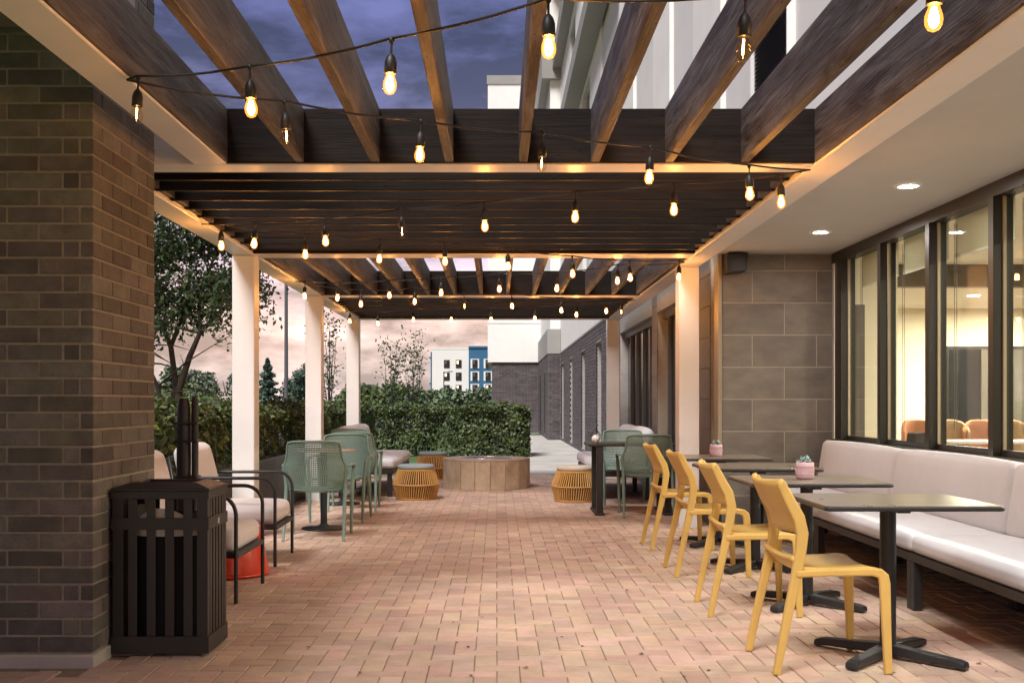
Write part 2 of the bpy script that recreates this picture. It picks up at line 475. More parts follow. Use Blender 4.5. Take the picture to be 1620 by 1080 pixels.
    def sheet(self, P, nu, nv, thick=None, holes=0.0, smooth=True):
        """surface P(u,v) on a grid; holes>0 cuts a diamond out of every cell"""
        g = [[Vector(P(i / nu, j / nv)) for j in range(nv + 1)] for i in range(nu + 1)]
        if not holes:
            v = [p for row in g for p in row]
            f = [(i * (nv + 1) + j, (i + 1) * (nv + 1) + j, (i + 1) * (nv + 1) + j + 1, i * (nv + 1) + j + 1) for i in range(nu) for j in range(nv)]
            return self.add(v, f, smooth)
        for i in range(nu):
            for j in range(nv):
                c = [g[i][j], g[i + 1][j], g[i + 1][j + 1], g[i][j + 1]]
                m = (c[0] + c[1] + c[2] + c[3]) / 4
                e = [(c[k] + c[(k + 1) % 4]) / 2 for k in range(4)]
                h = [m + (q - m) * holes for q in e]
                v = c + e + h
                f = []
                for k in range(4):
                    f.append((k, 4 + k, 8 + k, 8 + (k - 1) % 4)); f.append((k, 8 + (k - 1) % 4, 4 + (k - 1) % 4))
                self.add(v, f, smooth)
        return self
    def build(self, name, m, parent=None, bevel=0.0, solid=0.0, weld=False):
        me = bpy.data.meshes.new(name)
        me.from_pydata(self.v, [], self.f)
        me.polygons.foreach_set('use_smooth', self.sm)
        me.materials.append(MATS[m])
        me.update()
        o = bpy.data.objects.new(name, me)
        C.objects.link(o)
        if parent is not None: o.parent = parent
        if weld:
            w = o.modifiers.new('weld', 'WELD'); w.merge_threshold = .0005
        if solid:
            s = o.modifiers.new('solid', 'SOLIDIFY'); s.thickness = solid; s.offset = 0
        if bevel:
            b = o.modifiers.new('bevel', 'BEVEL'); b.width = bevel; b.segments = 2; b.limit_method = 'ANGLE'; b.angle_limit = R(40)
        return o

def piece(name, me, parent, loc, rot=None, scale=None):
    """a repeat of a piece that shares mesh data"""
    o = bpy.data.objects.new(name, me); C.objects.link(o)
    o.parent = parent; o.location = loc
    if rot: o.rotation_euler = rot
    if scale: o.scale = scale
    return o

def box_mesh(name, sx, sy, sz, m, b=.004):
    mb = MB().box(-sx / 2, sx / 2, -sy / 2, sy / 2, -sz / 2, sz / 2, b)
    me = bpy.data.meshes.new(name); me.from_pydata(mb.v, [], mb.f); me.materials.append(MATS[m]); me.update()
    return me

def thing(name, label, cat, loc=(0, 0, 0), rz=0.0, group=None):
    o = bpy.data.objects.new(name, None); C.objects.link(o)
    o.empty_display_size = .1
    o.location = loc; o.rotation_euler = (0, 0, rz)
    o['label'] = label; o['category'] = cat
    if group: o['group'] = group
    return o

def struct(o, kind='structure', label=None):
    o['kind'] = kind
    if label: o['label'] = label
    return o

def dup(root, label, loc, rz):
    def cp(o, par):
        c = o.copy(); C.objects.link(c); c.parent = par
        for ch in o.children: cp(ch, c)
        return c
    r = cp(root, None)
    r['label'] = label; r.location = loc; r.rotation_euler = (0, 0, rz)
    return r

def np_mesh(name, verts, quads, m, parent=None):
    me = bpy.data.meshes.new(name)
    nv, nf = len(verts), len(quads)
    me.vertices.add(nv); me.vertices.foreach_set('co', verts.astype(np.float32).ravel())
    me.loops.add(nf * 4); me.loops.foreach_set('vertex_index', quads.astype(np.int32).ravel())
    me.polygons.add(nf); me.polygons.foreach_set('loop_start', np.arange(0, nf * 4, 4, dtype=np.int32))
    me.polygons.foreach_set('loop_total', np.full(nf, 4, dtype=np.int32))
    me.materials.append(MATS[m]); me.update(); me.validate()
    o = bpy.data.objects.new(name, me); C.objects.link(o)
    if parent is not None: o.parent = parent
    return o

def leaves(name, pts, size, m, parent, aspect=.55, up=.35, normals=None, jit=.9):
    """one folded leaf-shaped face at each point"""
    n = len(pts)
    d = rng.normal(size=(n, 3)); d /= np.linalg.norm(d, axis=1)[:, None]
    if normals is None: nr = rng.normal(size=(n, 3))
    else: nr = normals + rng.normal(size=(n, 3)) * jit
    nr[:, 2] += up
    nr /= np.linalg.norm(nr, axis=1)[:, None]
    a = np.cross(d, nr); a /= np.linalg.norm(a, axis=1)[:, None] + 1e-9
    b = np.cross(nr, a)
    s = size * (0.65 + .7 * rng.random(n))[:, None]
    w = s * aspect
    v = np.empty((n, 4, 3))
    v[:, 0] = pts - a * s * .5
    v[:, 1] = pts + b * w * .5 + nr * s * .08
    v[:, 2] = pts + a * s * .5 - nr * s * .06
    v[:, 3] = pts - b * w * .5 + nr * s * .08
    q = np.arange(n * 4).reshape(n, 4)
    return np_mesh(name, v.reshape(-1, 3), q, m, parent)

# ================================================================== the setting
struct(MB().box(-900, 900, -60, 1600, -.6, -.03).build('ground', 'grass'))
struct(MB().box(-60, -4.2, 30, 120, -.028, -.02).build('car_park', 'asphalt'))
walk = struct(MB().box(-.9, 2.078, 18.004, 43.0, -.028, -.004).build('sidewalk', 'concrete'))
patio = struct(MB().box(-2.44, 3.2, 1.0, 18.0, -.028, -.005).build('patio', 'sand_joint'))

# herringbone pavers: the nearest 300 in view singly, the rest joined
A = .1025
pm = box_mesh('paver', 2 * A - .0045, A - .0045, .03, 'paver', .003)
pv = []
for ix in range(-26, 34):
    for iy in range(16, 178):
        k = (ix - iy) % 4
        if k == 0: cx, cy, rz = (ix + 1) * A, (iy + .5) * A, 0.0
        elif k == 3: cx, cy, rz = (ix + .5) * A, (iy + 1) * A, PI / 2
        else: continue
        hx = A if rz == 0 else A / 2
        hy = A / 2 if rz == 0 else A
        if cx - hx < -2.44 or cx + hx > 3.2 or cy + hy > 18.0: continue
        if cx < -1.8 and 4.8 < cy < 5.85: continue
        pv.append((cx, cy, rz))
def in_view(x, y):
    if y < 4.62: return False
    px = 786 + x * 1700 / y
    if not (10 < px < 1610): return False
    if px < 350 and y < 6: return False
    return True
near = sorted([p for p in pv if in_view(p[0], p[1])], key=lambda p: p[1])[:300]
nearset = set(near)
rest = MB()
for x, y, rz in pv:
    dz = random.uniform(-.0018, .0018); tw = random.uniform(-.008, .008)
    tx, ty = random.uniform(-.006, .006), random.uniform(-.006, .006)
    if (x, y, rz) in nearset:
        piece('paver', pm, patio, (x, y, -.015 + dz), (tx, ty, rz + tw))
    else:
        b = MB().box(-A + .00225, A - .00225, -A / 2 + .00225, A / 2 - .00225, -.015, .015, .003)
        M = Matrix.Translation((x, y, -.015 + dz)) @ Matrix.Rotation(rz + tw, 4, 'Z') @ Matrix.Rotation(tx, 4, 'X') @ Matrix.Rotation(ty, 4, 'Y')
        rest.add([M @ Vector(p) for p in b.v], b.f)
struct(rest.build('paver_field', 'paver', patio), 'stuff')

# ------------------------------------------------------------------ brick pier
PX, PY0, PY1, PITCH = -1.84, 4.9, 5.79, .0783
pier = thing('brick_pier', 'large dark brown brick pier at the left edge of the photo', 'pier', (-2.3, 5.3, 0))
inv = Vector((2.3, -5.3, 0))
def at_pier(x, y, z): return (x + 2.3, y - 5.3, z)
MB().box(-3.0 + 2.3, PX - .005 + 2.3, PY0 + .005 - 5.3, PY1 - .005 - 5.3, .05, 4.6).build('mortar_core', 'mortar', pier)
MB().box(-3.02 + 2.3, PX + .012 + 2.3, PY0 - .02 - 5.3, PY1 + .02 - 5.3, -.02, .055, .006).build('plinth', 'concrete', pier)
brick_me = {}
def brick(L, D, H, x, y, z):
    key = (round(L, 3), round(D, 3), round(H, 3))
    if key not in brick_me: brick_me[key] = box_mesh('brick', L, D, H, 'brick', .003)
    piece('brick', brick_me[key], pier, at_pier(x + random.uniform(-.001, .001), y + random.uniform(-.0015, .0015), z),
          (random.uniform(-.004, .004), random.uniform(-.004, .004), random.uniform(-.004, .004)))
J = .0105
top_bricks = MB()
row = 0
z = .06
while z < 4.5:
    zc = z + PITCH / 2
    H = PITCH - J
    A_row = row % 2 == 0
    front = [.255] * 5 if A_row else [.068, .077] + [.255] * 4
    jobs = []
    x = PX
    cd = .117 if A_row else .255                     # the corner brick turns: header on one row, stretcher on the next
    for i, w in enumerate(front):
        if x - w < -3.0: break
        D = .10 if i else cd - J
        jobs.append((w - J, D, H, x - (w - J) / 2, PY0 + D / 2, zc))
        x -= w
    y = PY0 + cd
    for w in ([.255] * 4):
        w2 = min(w, PY1 - y)
        if w2 < .04: continue
        jobs.append((.10, w2 - J, H, PX - .05, y + (w2 - J) / 2, zc))
        y += w2
    for L, D, Hh, bx, by, bz in jobs:
        if zc < 3.16: brick(L, D, Hh, bx, by, bz)
        else:
            q = at_pier(bx, by, bz)
            top_bricks.box(q[0] - L / 2, q[0] + L / 2, q[1] - D / 2, q[1] + D / 2, q[2] - Hh / 2, q[2] + Hh / 2, .003)
    z += PITCH; row += 1
struct(top_bricks.build('upper_brickwork', 'brick', pier), 'stuff')
can = thing('entrance_canopy', 'dark flat soffit above the brick pier at the top left corner', 'canopy', (-2.6, 3, 2.9))
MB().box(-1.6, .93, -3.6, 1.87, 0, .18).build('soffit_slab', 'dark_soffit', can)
MB().box(.93, .96, -3.6, 1.87, -.03, .22).build('edge_trim', 'grey_trim', can)

# ------------------------------------------------------------------ pergola
per = thing('pergola', 'white steel pergola with dark stained timber rafters over the patio', 'pergola')
ZB, ZT = 2.513, 2.813                               # underside and top of the frame
LO, LI, RI, RO = -2.353, -2.156, 1.755, 1.951
def post(x0, x1, y0, y1):
    MB().box(x0, x1, y0, y1, -.01, ZB - .002, .006).build('post', 'white_steel', per)
for y in (9.55, 13.2, 16.8): post(LO, LI, y, y + .2)
for y in (10.36, 17.05): post(RI, RO, y, y + .2)
MB().box(LO, LI, 5.96, 17.1, ZB, ZT - .05, .006).build('beam', 'white_steel', per)
MB().box(RI, RO, 2.1, 17.3, ZB, ZT - .05, .006).build('beam', 'white_steel', per)
MB().box(-1.673, -1.492, 2.1, 5.938, ZB, ZT - .05, .006).build('beam', 'white_steel', per)
for y0, y1, xl in ((2.1, 2.3, -1.49), (5.94, 6.135, -2.154), (9.52, 9.77, -2.154), (13.2, 13.45, -2.154), (16.82, 17.05, -2.154)):
    MB().box(xl, RI - .002, y0, y1, ZB + .001, ZB + .05, .004).build('crossbeam', 'white_steel', per)
MB().box(LO, -1.67, 5.942, 5.957, ZB + .004, ZT + .02).build('fascia', 'white_steel', per)
def timber(name, m, x0, x1, y0, y1, z0, z1):
    cx, cy, cz = (x0 + x1) / 2, (y0 + y1) / 2, (z0 + z1) / 2
    o = MB().box(x0 - cx, x1 - cx, y0 - cy, y1 - cy, z0 - cz, z1 - cz, .004).build(name, m, per)
    o.location = (cx, cy, cz)
    return o
ZR = ZB + .012
# timber headers bolted to the face of each steel crossbeam
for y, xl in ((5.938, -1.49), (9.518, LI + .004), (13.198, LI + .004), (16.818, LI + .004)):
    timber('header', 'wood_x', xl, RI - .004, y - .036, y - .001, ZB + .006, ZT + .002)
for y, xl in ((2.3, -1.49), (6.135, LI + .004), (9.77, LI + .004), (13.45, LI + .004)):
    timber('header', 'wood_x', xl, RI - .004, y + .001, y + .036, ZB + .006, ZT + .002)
# near bay: nine rafters running away from the camera
for x in (-1.502, -1.083, -.667, -.262, .145, .540, .947, 1.363, 1.768):
    timber('rafter', 'wood_y', x - .024, x + .024, 2.337, 5.901, ZR - .004, ZT)
# second bay: slats running across
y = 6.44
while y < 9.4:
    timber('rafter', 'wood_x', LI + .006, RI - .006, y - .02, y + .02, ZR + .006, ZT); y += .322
# third bay: rafters running away
for k in range(12):
    x = -2.13 + .3225 * k + .005
    timber('rafter', 'wood_y', x - .02, x + .02, 9.807, 13.161, ZR, ZT)
timber('rafter', 'wood_y', RI - .05, RI - .008, 9.807, 13.161, ZR, ZT)
# far bay: slats running across
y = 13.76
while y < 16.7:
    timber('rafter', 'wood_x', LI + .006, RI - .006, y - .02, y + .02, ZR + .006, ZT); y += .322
timber('ledger', 'wood_y', LI + .004, LI + .04, 6.172, 9.481, ZB + .03, ZT - .02)
timber('ledger', 'wood_y', RI - .04, RI - .004, 6.172, 9.481, ZB + .03, ZT - .02)
timber('ledger', 'wood_y', LI + .004, LI + .04, 13.487, 16.781, ZB + .03, ZT - .02)
timber('ledger', 'wood_y', RI - .04, RI - .004, 13.487, 16.781, ZB + .03, ZT - .02)

# ------------------------------------------------------------------ hotel building on the right
FX = 2.08
hot = thing('hotel_building', 'tall pale hotel building with tiled and brick ground floor along the right side', 'building')
def hb(name, m, x0, x1, y0, y1, z0, z1, par=hot, b=0.0):
    return MB().box(x0, x1, y0, y1, z0, z1, b).build(name, m, par)
def local(name, m, par, c, fn, **k):
    o = fn(MB()).build(name, m, par, **k); o.location = c
    return o
# soffit and downlights
hb('soffit', 'soffit', RO + .03, 3.26, 1.0, 10.2, 2.614, 2.69)
hb('drip_edge', 'alu', RO + .012, RO + .028, 1.0, 10.2, 2.605, 2.70)
for y in (3.2, 5.1, 7.0, 8.9):
    d = MB().lathe([(.052, 0), (.056, -.006), (.088, -.008), (.092, 0)], 28, cap=False).build('downlight', 'white_ceramic', hot)
    d.location = (2.68, y, 2.612)
    MB().lathe([(.001, 0), (.052, 0), (.052, .0005)], 28, cap=False).build('lens', 'downlight', d).location = (0, 0, -.003)
# tiled wall facing the camera
TY, TP = 10.23, .305
hb('tile_backing', 'grout', 2.135, 3.2, TY, TY + .25, -.02, 2.62)
tile_me = {}
def tile(L, D, H, c, par=hot):
    key = (round(L, 3), round(D, 3), round(H, 3))
    if key not in tile_me: tile_me[key] = box_mesh('tile', L, D, H, 'tile', .002)
    piece('tile', tile_me[key], par, c)
xs_a = [2.14, 2.432, 3.043, 3.195]; xs_b = [2.14, 2.738, 3.195]
zt = 2.455; r_ = 0
rows = []
zz = 2.455
while zz > -.3:
    rows.append((zz - TP, zz)); zz -= TP
rows = [(2.455, 2.612)] + rows
for i, (z0, z1) in enumerate(rows):
    z0 = max(z0, 0)
    if z1 - z0 < .03: continue
    xs = xs_b if i % 2 == 0 else xs_a
    for a, b in zip(xs[:-1], xs[1:]):
        tile(b - a - .010, .012, z1 - z0 - .010, ((a + b) / 2, TY + .003, (z0 + z1) / 2))
hb('corner_trim', 'alu', 3.197, 3.206, TY - .014, TY + .02, 0, 2.61)
hb('corner_trim', 'bronze_light', 2.105, 2.134, TY - .02, TY + .2, 0, 2.62)
# return wall going back, tiled, with two dark windows
hb('wall', 'grout', FX + .012, FX + .4, TY + .25, 12.5, -.02, 2.8)
hb('wall', 'grout', FX + .012, FX + .4, 13.95, 14.42, -.02, 2.8)
hb('wall_head', 'grey_trim', FX, FX + .4, 12.5, 13.95, 2.37, 2.8)
hb('wall_head', 'grey_trim', FX, FX + .4, 14.42, 18.15, 2.37, 2.8)
for a, b in ((10.49, 11.1), (11.1, 11.8), (11.8, 12.5), (13.95, 14.42)):
    for i, (z0, z1) in enumerate(rows):
        z0 = max(z0, 0)
        if z1 - z0 < .03: continue
        tile(.012, b - a - .006, z1 - z0 - .006, (FX + .006, (a + b) / 2, (z0 + z1) / 2))
def dark_window(y0, y1, z0, z1, muls, depth=.12):
    w = hb('window', 'window_frame', FX + depth + .02, FX + depth + .06, y0, y1, z0, z1)
    hb('pane', 'dark_glass', FX + depth + .008, FX + depth + .018, y0 + .05, y1 - .05, z0 + .05, z1 - .05, w)
    hb('head_rail', 'lamp_grey', FX + depth - .04, FX + depth + .006, y0 + .002, y1 - .002, z1 - .09, z1 - .002, w)
    hb('sill_rail', 'lamp_grey', FX + depth - .04, FX + depth + .006, y0 + .002, y1 - .002, z0, z0 + .07, w)
    for y in muls:
        hb('mullion', 'lamp_grey', FX + depth - .035, FX + depth + .007, y - .022, y + .022, z0 + .071, z1 - .091, w)
dark_window(12.5, 13.95, .02, 2.37, (13.05, 13.6))
dark_window(14.42, 18.15, .02, 2.37, (14.5, 15.22, 15.95, 16.7, 17.4))
# brick stretch with tall slit windows
BY0, BY1, BZ = 18.15, 43.0, 2.8
slits = [(21.35, 22.5), (25.3, 26.5), (29.5, 30.5), (33.4, 34.7)]
def brick_field(name, plane, a0, a1, z0, z1, pos, skip=(), L=.26, P=.0783):
    """courses of bricks proud of the mortar; plane 'x' faces -x, 'y' faces -y"""
    mb = MB(); r = 0; z = z0
    while z + P <= z1 + .02:
        a = a0 - (L / 2 if r % 2 else 0)
        while a < a1:
            s, e = max(a, a0) + .005, min(a + L, a1) - .005
            segs = [(s, e)]
            for k0, k1, h0, h1 in skip:
                if z + P > h0 and z < h1:
                    ns = []
                    for p, q in segs:
                        if q <= k0 or p >= k1: ns.append((p, q))
                        else:
                            if p < k0: ns.append((p, k0))
                            if q > k1: ns.append((k1, q))
                    segs = ns
            for p, q in segs:
                if q - p < .02: continue
                zt_ = min(z + P - .01, z1)
                if plane == 'x': mb.box(pos - .008, pos + .03, p, q, z, zt_)
                else: mb.box(p, q, pos - .008, pos + .03, z, zt_)
            a += L
        z += P; r += 1
    return struct(mb.build(name, 'far_brick', hot), 'stuff')
prev = BY0
for a, b in slits:
    hb('wall', 'far_mortar', FX + .004, FX + .4, prev, a, -.02, BZ)
    hb('wall', 'far_mortar', FX + .004, FX + .4, a, b, 2.45, BZ)
    hb('wall', 'far_mortar', FX + .004, FX + .4, a, b, -.02, .1)
    prev = b
    w = hb('window', 'window_frame', FX + .16, FX + .2, a, b, .1, 2.45)
    hb('pane', 'far_grille', FX + .15, FX + .159, a + .06, b - .06, .16, 2.39, w)
    hb('mullion', 'window_frame', FX + .13, FX + .149, (a + b) / 2 - .03, (a + b) / 2 + .03, .16, 2.39, w)
hb('wall', 'far_mortar', FX + .004, FX + .4, prev, 43.0, -.02, BZ)
brick_field('brick_courses', 'x', BY0, 35.0, 0, BZ, FX, [(a, b, .1, 2.45) for a, b in slits])
hb('wall_cap', 'grey_trim', FX - .02, FX - .001, BY0, 35.0, BZ + .001, BZ + .04)
# projecting bay
QY, QX = 35.0, 1.67
hb('bay_wall', 'far_mortar', QX + .004, FX, QY + .004, 43.0, -.02, BZ)
brick_field('brick_courses', 'y', QX, FX - .01, 0, BZ, QY)
brick_field('brick_courses', 'x', QY + .04, 43.0, 0, BZ, QX, [(36.9, 37.9, .1, 2.3), (40.6, 41.6, .1, 2.3)])
for a, b in ((36.9, 37.9), (40.6, 41.6)):
    w = hb('window', 'window_frame', QX - .001, QX + .003, a, b, .1, 2.3)
    hb('pane', 'far_grille', QX - .006, QX - .002, a + .06, b - .06, .16, 2.24, w)
hb('bay_band', 'grey_trim', QX - .03, FX - .001, QY - .03, 43.0, BZ + .001, 3.6)
hb('bay_column', 'stucco', 1.74, FX - .001, QY + .02, 43.0, 3.6, 11.7)
hb('bay_frame', 'grey_trim', 1.46, FX - .001, QY - .2, 43.0, 11.7, 12.9)
hb('bay_top', 'stucco', 1.55, FX - .001, QY, 43.0, 12.9, 14.6)
# far wing that closes the view
hb('wing_wall', 'far_mortar', -.2, 6, 43.004, 52, -.02, BZ)
brick_field('brick_courses', 'y', -.2, QX - .01, 0, BZ, 43.0)
for i, (z0, z1) in enumerate(((2.82, 4.35), (4.37, 7.4), (7.42, 10.45), (10.47, 13.9))):
    hb('wing_panel', 'stucco', -.36, 6, 42.9, 52, z0, z1)
hb('parapet', 'grey_trim', -.40, 6, 42.86, 52, 13.9, 14.25)
# upper storeys over the soffit: tall stucco panels with small steps between them
cols = [(1.0, 4.2), (4.2, 7.66), (7.66, 8.78), (8.78, 10.0), (10.0, 11.4), (11.4, 12.95), (12.95, 14.3), (14.3, 16.4), (16.4, 18.2), (18.2, 21.6)]
for i, (a, b) in enumerate(cols):
    off = 0 if i % 2 == 0 else .05
    z0 = 2.802 if a > 10.1 else 2.70
    if i == 2:
        hb('facade_panel', 'stucco', FX + off, FX + 1, a, b, 4.16, 15)
        hb('facade_panel', 'stucco', FX + off, FX + 1, a, b, z0, 3.32)
        lv = hb('louvre', 'black_void', FX + .09, FX + .2, a, b, 3.32, 4.16)
        hb('louvre_frame', 'white_steel', FX - .012, FX + .089, a, a + .02, 3.32, 4.16, lv)
        hb('louvre_frame', 'white_steel', FX - .012, FX + .089, b - .02, b, 3.32, 4.16, lv)
        hb('louvre_frame', 'white_steel', FX - .012, FX + .089, a + .02, b - .02, 4.14, 4.16, lv)
        slat = MB().plate([(-.03, -.012), (.035, .012), (.035, .016), (-.03, -.008)], -(b - a) / 2 + .025, (b - a) / 2 - .025, 'y')
        sme = bpy.data.meshes.new('slat'); sme.from_pydata(slat.v, [], slat.f); sme.materials.append(MATS['charcoal']); sme.update()
        for k in range(24):
            piece('slat', sme, lv, (FX + .045, (a + b) / 2, 3.345 + k * .0335))
    else:
        hb('facade_panel', 'stucco' if i % 2 == 0 else 'stucco_cool', FX + off, FX + 1, a, b, z0, 15)
for a, b, w in ((21.6, 24.2, 0), (24.2, 26.2, 1), (26.2, 28.6, 0), (28.6, 30.6, 1), (30.6, 35.0, 0)):
    if not w:
        for z0, z1 in ((2.845, 5.9), (5.92, 8.9), (8.92, 11.9), (11.92, 15)):
            hb('facade_panel', 'stucco', FX + .01, FX + 1, a, b, z0, z1)
    else:
        for z0, z1 in ((2.845, 3.9), (5.7, 6.7), (8.6, 9.7), (11.6, 12.7), (14.4, 15)):
            hb('facade_panel', 'stucco', FX + .01, FX + 1, a, b, z0, z1)
        for z0, z1 in ((3.9, 5.7), (6.7, 8.6), (9.7, 11.6), (12.7, 14.4)):
            f = hb('window', 'window_frame', FX + .12, FX + .3, a, b, z0, z1)
            hb('pane', 'dark_glass', FX + .10, FX + .118, a + .08, b - .08, z0 + .08, z1 - .08, f)
hb('ledge', 'grey_trim', 1.72, FX + .009, 18.3, QY - .01, 8.75, 9.15)
hb('ledge', 'grey_trim', 1.80, FX + .009, 26.0, QY - .21, 12.0, 12.5)
hb('cornice', 'grey_trim', 1.70, FX + .009, 18.3, QY - .01, 14.6, 15.0)

# shop-front glazing along the bench
GX = 3.2
mulls = [9.93, 8.92, 7.92, 6.9, 5.9, 4.9, 3.9]
hb('sill_wall', 'tile', GX - .0, GX + .2, 1.0, TY - .015, -.02, .80)
hb('sill', 'window_frame', GX - .03, GX + .2, 1.0, TY - .016, .80, .86)
hb('window_head', 'window_frame', GX - .02, GX + .1, 1.0, TY - .016, 2.52, 2.612)
hb('wall_end', 'window_frame', GX + .012, GX + .1, 9.97, TY - .016, .86, 2.52)
for y in mulls:
    hb('mullion', 'window_frame', GX - .03, GX + .1, y - .035, y + .035, .861, 2.519)
    hb('mullion_cap', 'bronze_light', GX + .03, GX + .05, y - .050, y - .0355, .861, 2.519)
for a, b in zip(mulls[1:], mulls[:-1]):
    w = hb('window', 'window_frame', GX + .02, GX + .07, a + .036, b - .061, .861, .90)
    hb('pane', 'pane', GX + .04, GX + .046, a + .036, b - .061, .901, 2.518, w)
    sh = hb('roller_shade', 'shade', GX + .15, GX + .153, a + .05, b - .07, 2.27, 2.60, w)
    hb('hem_bar', 'white_steel', GX + .146, GX + .158, a + .05, b - .07, 2.255, 2.2695, w)
    for q in (.10, .14):
        MB().tube([(GX + .13, b - q, 2.5), (GX + .13, b - q, 1.0)], .0025, 5).build('bead_chain', 'lamp_grey', w)
# dining room behind the glass
hb('room_floor', 'room_floor', GX + .2, 14, 1, 16.2, -.02, .02)
hb('room_ceiling', 'room_ceiling', GX + .2, 14, 1, 12.9, 2.86, 2.95)
hb('bulkhead', 'bulkhead', 4.11, 14, 12.9, 13.1, 2.6, 2.95)
hb('room_ceiling', 'room_ceiling', 4.11, 14, 13.1, 16.2, 2.62, 2.7)
hb('room_wall', 'room_wall', GX + .2, 14, 16.2, 16.4, -.02, 2.95)
hb('room_wall', 'room_wall', 14, 14.1, 1, 16.4, -.02, 2.95)
hb('room_wall', 'room_wall', GX + .01, 4.1, 11.0, 16.19, -.02, 2.95)
hb('room_wall', 'room_wall', GX + .2, 14, .9, 1, -.02, 2.95)
rw = hb('window', 'window_frame', 6.75, 9.4, 16.15, 16.199, .45, 2.05)
hb('pane', 'dark_glass', 6.8, 7.25, 16.14, 16.149, .5, 2.0, rw)
hb('curtain', 'blind', 7.26, 9.35, 16.1, 16.14, .5, 2.0, rw)
hb('door_panel', 'bulkhead', 3.55, 3.75, 10.95, 10.999, .02, 2.2)
for x, y, z in ((5.6, 9.2, 2.858), (5.6, 6.4, 2.858), (5.6, 3.6, 2.858), (8.6, 9.2, 2.858), (8.6, 6.4, 2.858), (6.3, 14.2, 2.618), (7.4, 14.8, 2.618), (9.4, 14.4, 2.618), (11.5, 9.2, 2.858), (11.5, 5, 2.858)):
    d = MB().lathe([(.07, 0), (.074, -.006), (.105, -.008), (.11, 0)], 24, cap=False).build('ceiling_light', 'white_ceramic', hot)
    d.location = (x, y, z)
    MB().lathe([(.001, 0), (.07, 0), (.07, .0005)], 24, cap=False).build('lens', 'room_light', d).location = (0, 0, -.003)
# wall speaker in the corner under the soffit
spk = thing('wall_speaker', 'small dark wall speaker under the soffit at the tile wall corner', 'speaker', (2.24, 10.1, 2.5))
MB().plate([(-.09, -.09), (.09, -.07), (.11, .1), (-.09, .1)], -.07, .1, 'y').build('cabinet', 'charcoal', spk, bevel=.01)
MB().box(-.07, .07, -.078, -.0705, -.055, .08).build('grille', 'black_metal', spk)
MB().tube([(.0, .09, .0), (0, .13, .0)], .02, 8).build('bracket', 'black_metal', spk)

# ================================================================== string lights
STRINGS = [
((1.76, 2.5, 2.66), (-1.49, 4.33, 2.5), [(1.155, 2.84, 2.223, 1), (0.709, 3.09, 2.222, 0), (0.164, 3.4, 2.33, 1), (-0.368, 3.7, 2.303, 1), (-0.917, 4.01, 2.306, 1), (-1.441, 4.3, 2.357, 0)], 'first string of bulbs under the near rafters, closest to the camera'),
((-1.49, 4.33, 2.5), (1.75, 6.0, 2.5), [(-0.907, 4.63, 2.349, 0), (-0.353, 4.92, 2.342, 1), (0.218, 5.21, 2.362, 0), (0.78, 5.5, 2.361, 1), (1.365, 5.8, 2.333, 1)], 'second string of bulbs, ending where the first white crossbeam meets the right beam'),
((1.75, 6.0, 2.5), (-2.15, 7.83, 2.5), [(1.606, 6.07, 2.339, 1), (1.043, 6.33, 2.343, 1), (0.481, 6.6, 2.348, 1), (-0.077, 6.86, 2.333, 1), (-0.628, 7.12, 2.334, 0), (-1.175, 7.37, 2.315, 1), (-1.723, 7.63, 2.336, 1)], 'third string of bulbs, under the nearest dark cross slats'),
((-2.15, 7.83, 2.5), (1.74, 9.96, 2.5), [(-2.026, 7.9, 2.361, 1), (-1.463, 8.21, 2.339, 1), (-0.93, 8.5, 2.345, 1), (-0.423, 8.78, 2.361, 1), (0.096, 9.06, 2.356, 1), (0.661, 9.37, 2.33, 1), (1.199, 9.66, 2.331, 1), (1.682, 9.93, 2.368, 1)], 'fourth string of bulbs, running from left beam to the nearest right post'),
((1.74, 9.96, 2.5), (-2.15, 11.5, 2.5), [(1.145, 10.2, 2.363, 1), (0.582, 10.42, 2.315, 1), (0.025, 10.64, 2.333, 1), (-0.563, 10.87, 2.319, 1), (-1.109, 11.09, 2.315, 1), (-1.677, 11.31, 2.311, 1), (-2.049, 11.46, 2.346, 1)], 'fifth string of bulbs, from the nearest right post back to the left beam'),
((-2.15, 11.5, 2.5), (1.75, 13.6, 2.5), [(-1.499, 11.85, 2.294, 1), (-0.93, 12.16, 2.351, 1), (-0.374, 12.46, 2.321, 0), (0.18, 12.75, 2.355, 1), (0.785, 13.08, 2.331, 1), (1.363, 13.39, 2.35, 1), (1.564, 13.5, 2.344, 0)], 'sixth string of bulbs, second from the far end of the pergola'),
((1.75, 13.6, 2.5), (-2.15, 15.3, 2.5), [(1.031, 13.91, 2.346, 1), (0.499, 14.15, 2.315, 1), (-0.076, 14.4, 2.318, 1), (-0.62, 14.63, 2.336, 1), (-1.154, 14.87, 2.354, 1), (-1.669, 15.09, 2.318, 1), (-2.091, 15.27, 2.368, 1)], 'farthest string of bulbs, hanging at the far end of the pergola'),
]
def mesh_of(mb, name, m):
    me = bpy.data.meshes.new(name); me.from_pydata(mb.v, [], mb.f)
    me.polygons.foreach_set('use_smooth', mb.sm); me.materials.append(MATS[m]); me.update()
    return me
sk = MB()
sk.tube([(0, 0, .145), (0, 0, .085)], .0042, 6)
sk.lathe([(.006, .098), (.016, .085), (.021, .068), (.022, .03), (.020, .028)], 14)
sk.lathe([(.004, .155), (.011, .15), (.009, .138), (.004, .13)], 10)
socket_me = mesh_of(sk, 'socket', 'cable')
prof = [(.013, .029), (.016, .018), (.0225, .0), (.024, -.012), (.022, -.026), (.015, -.038), (.005, -.043)]
lit_me = mesh_of(MB().lathe(prof, 16), 'bulb', 'bulb_glow')
core_me = mesh_of(MB().lathe([(r_ * .56, z_ * .72 - .002) for r_, z_ in prof], 10), 'glow_core', 'bulb_core')
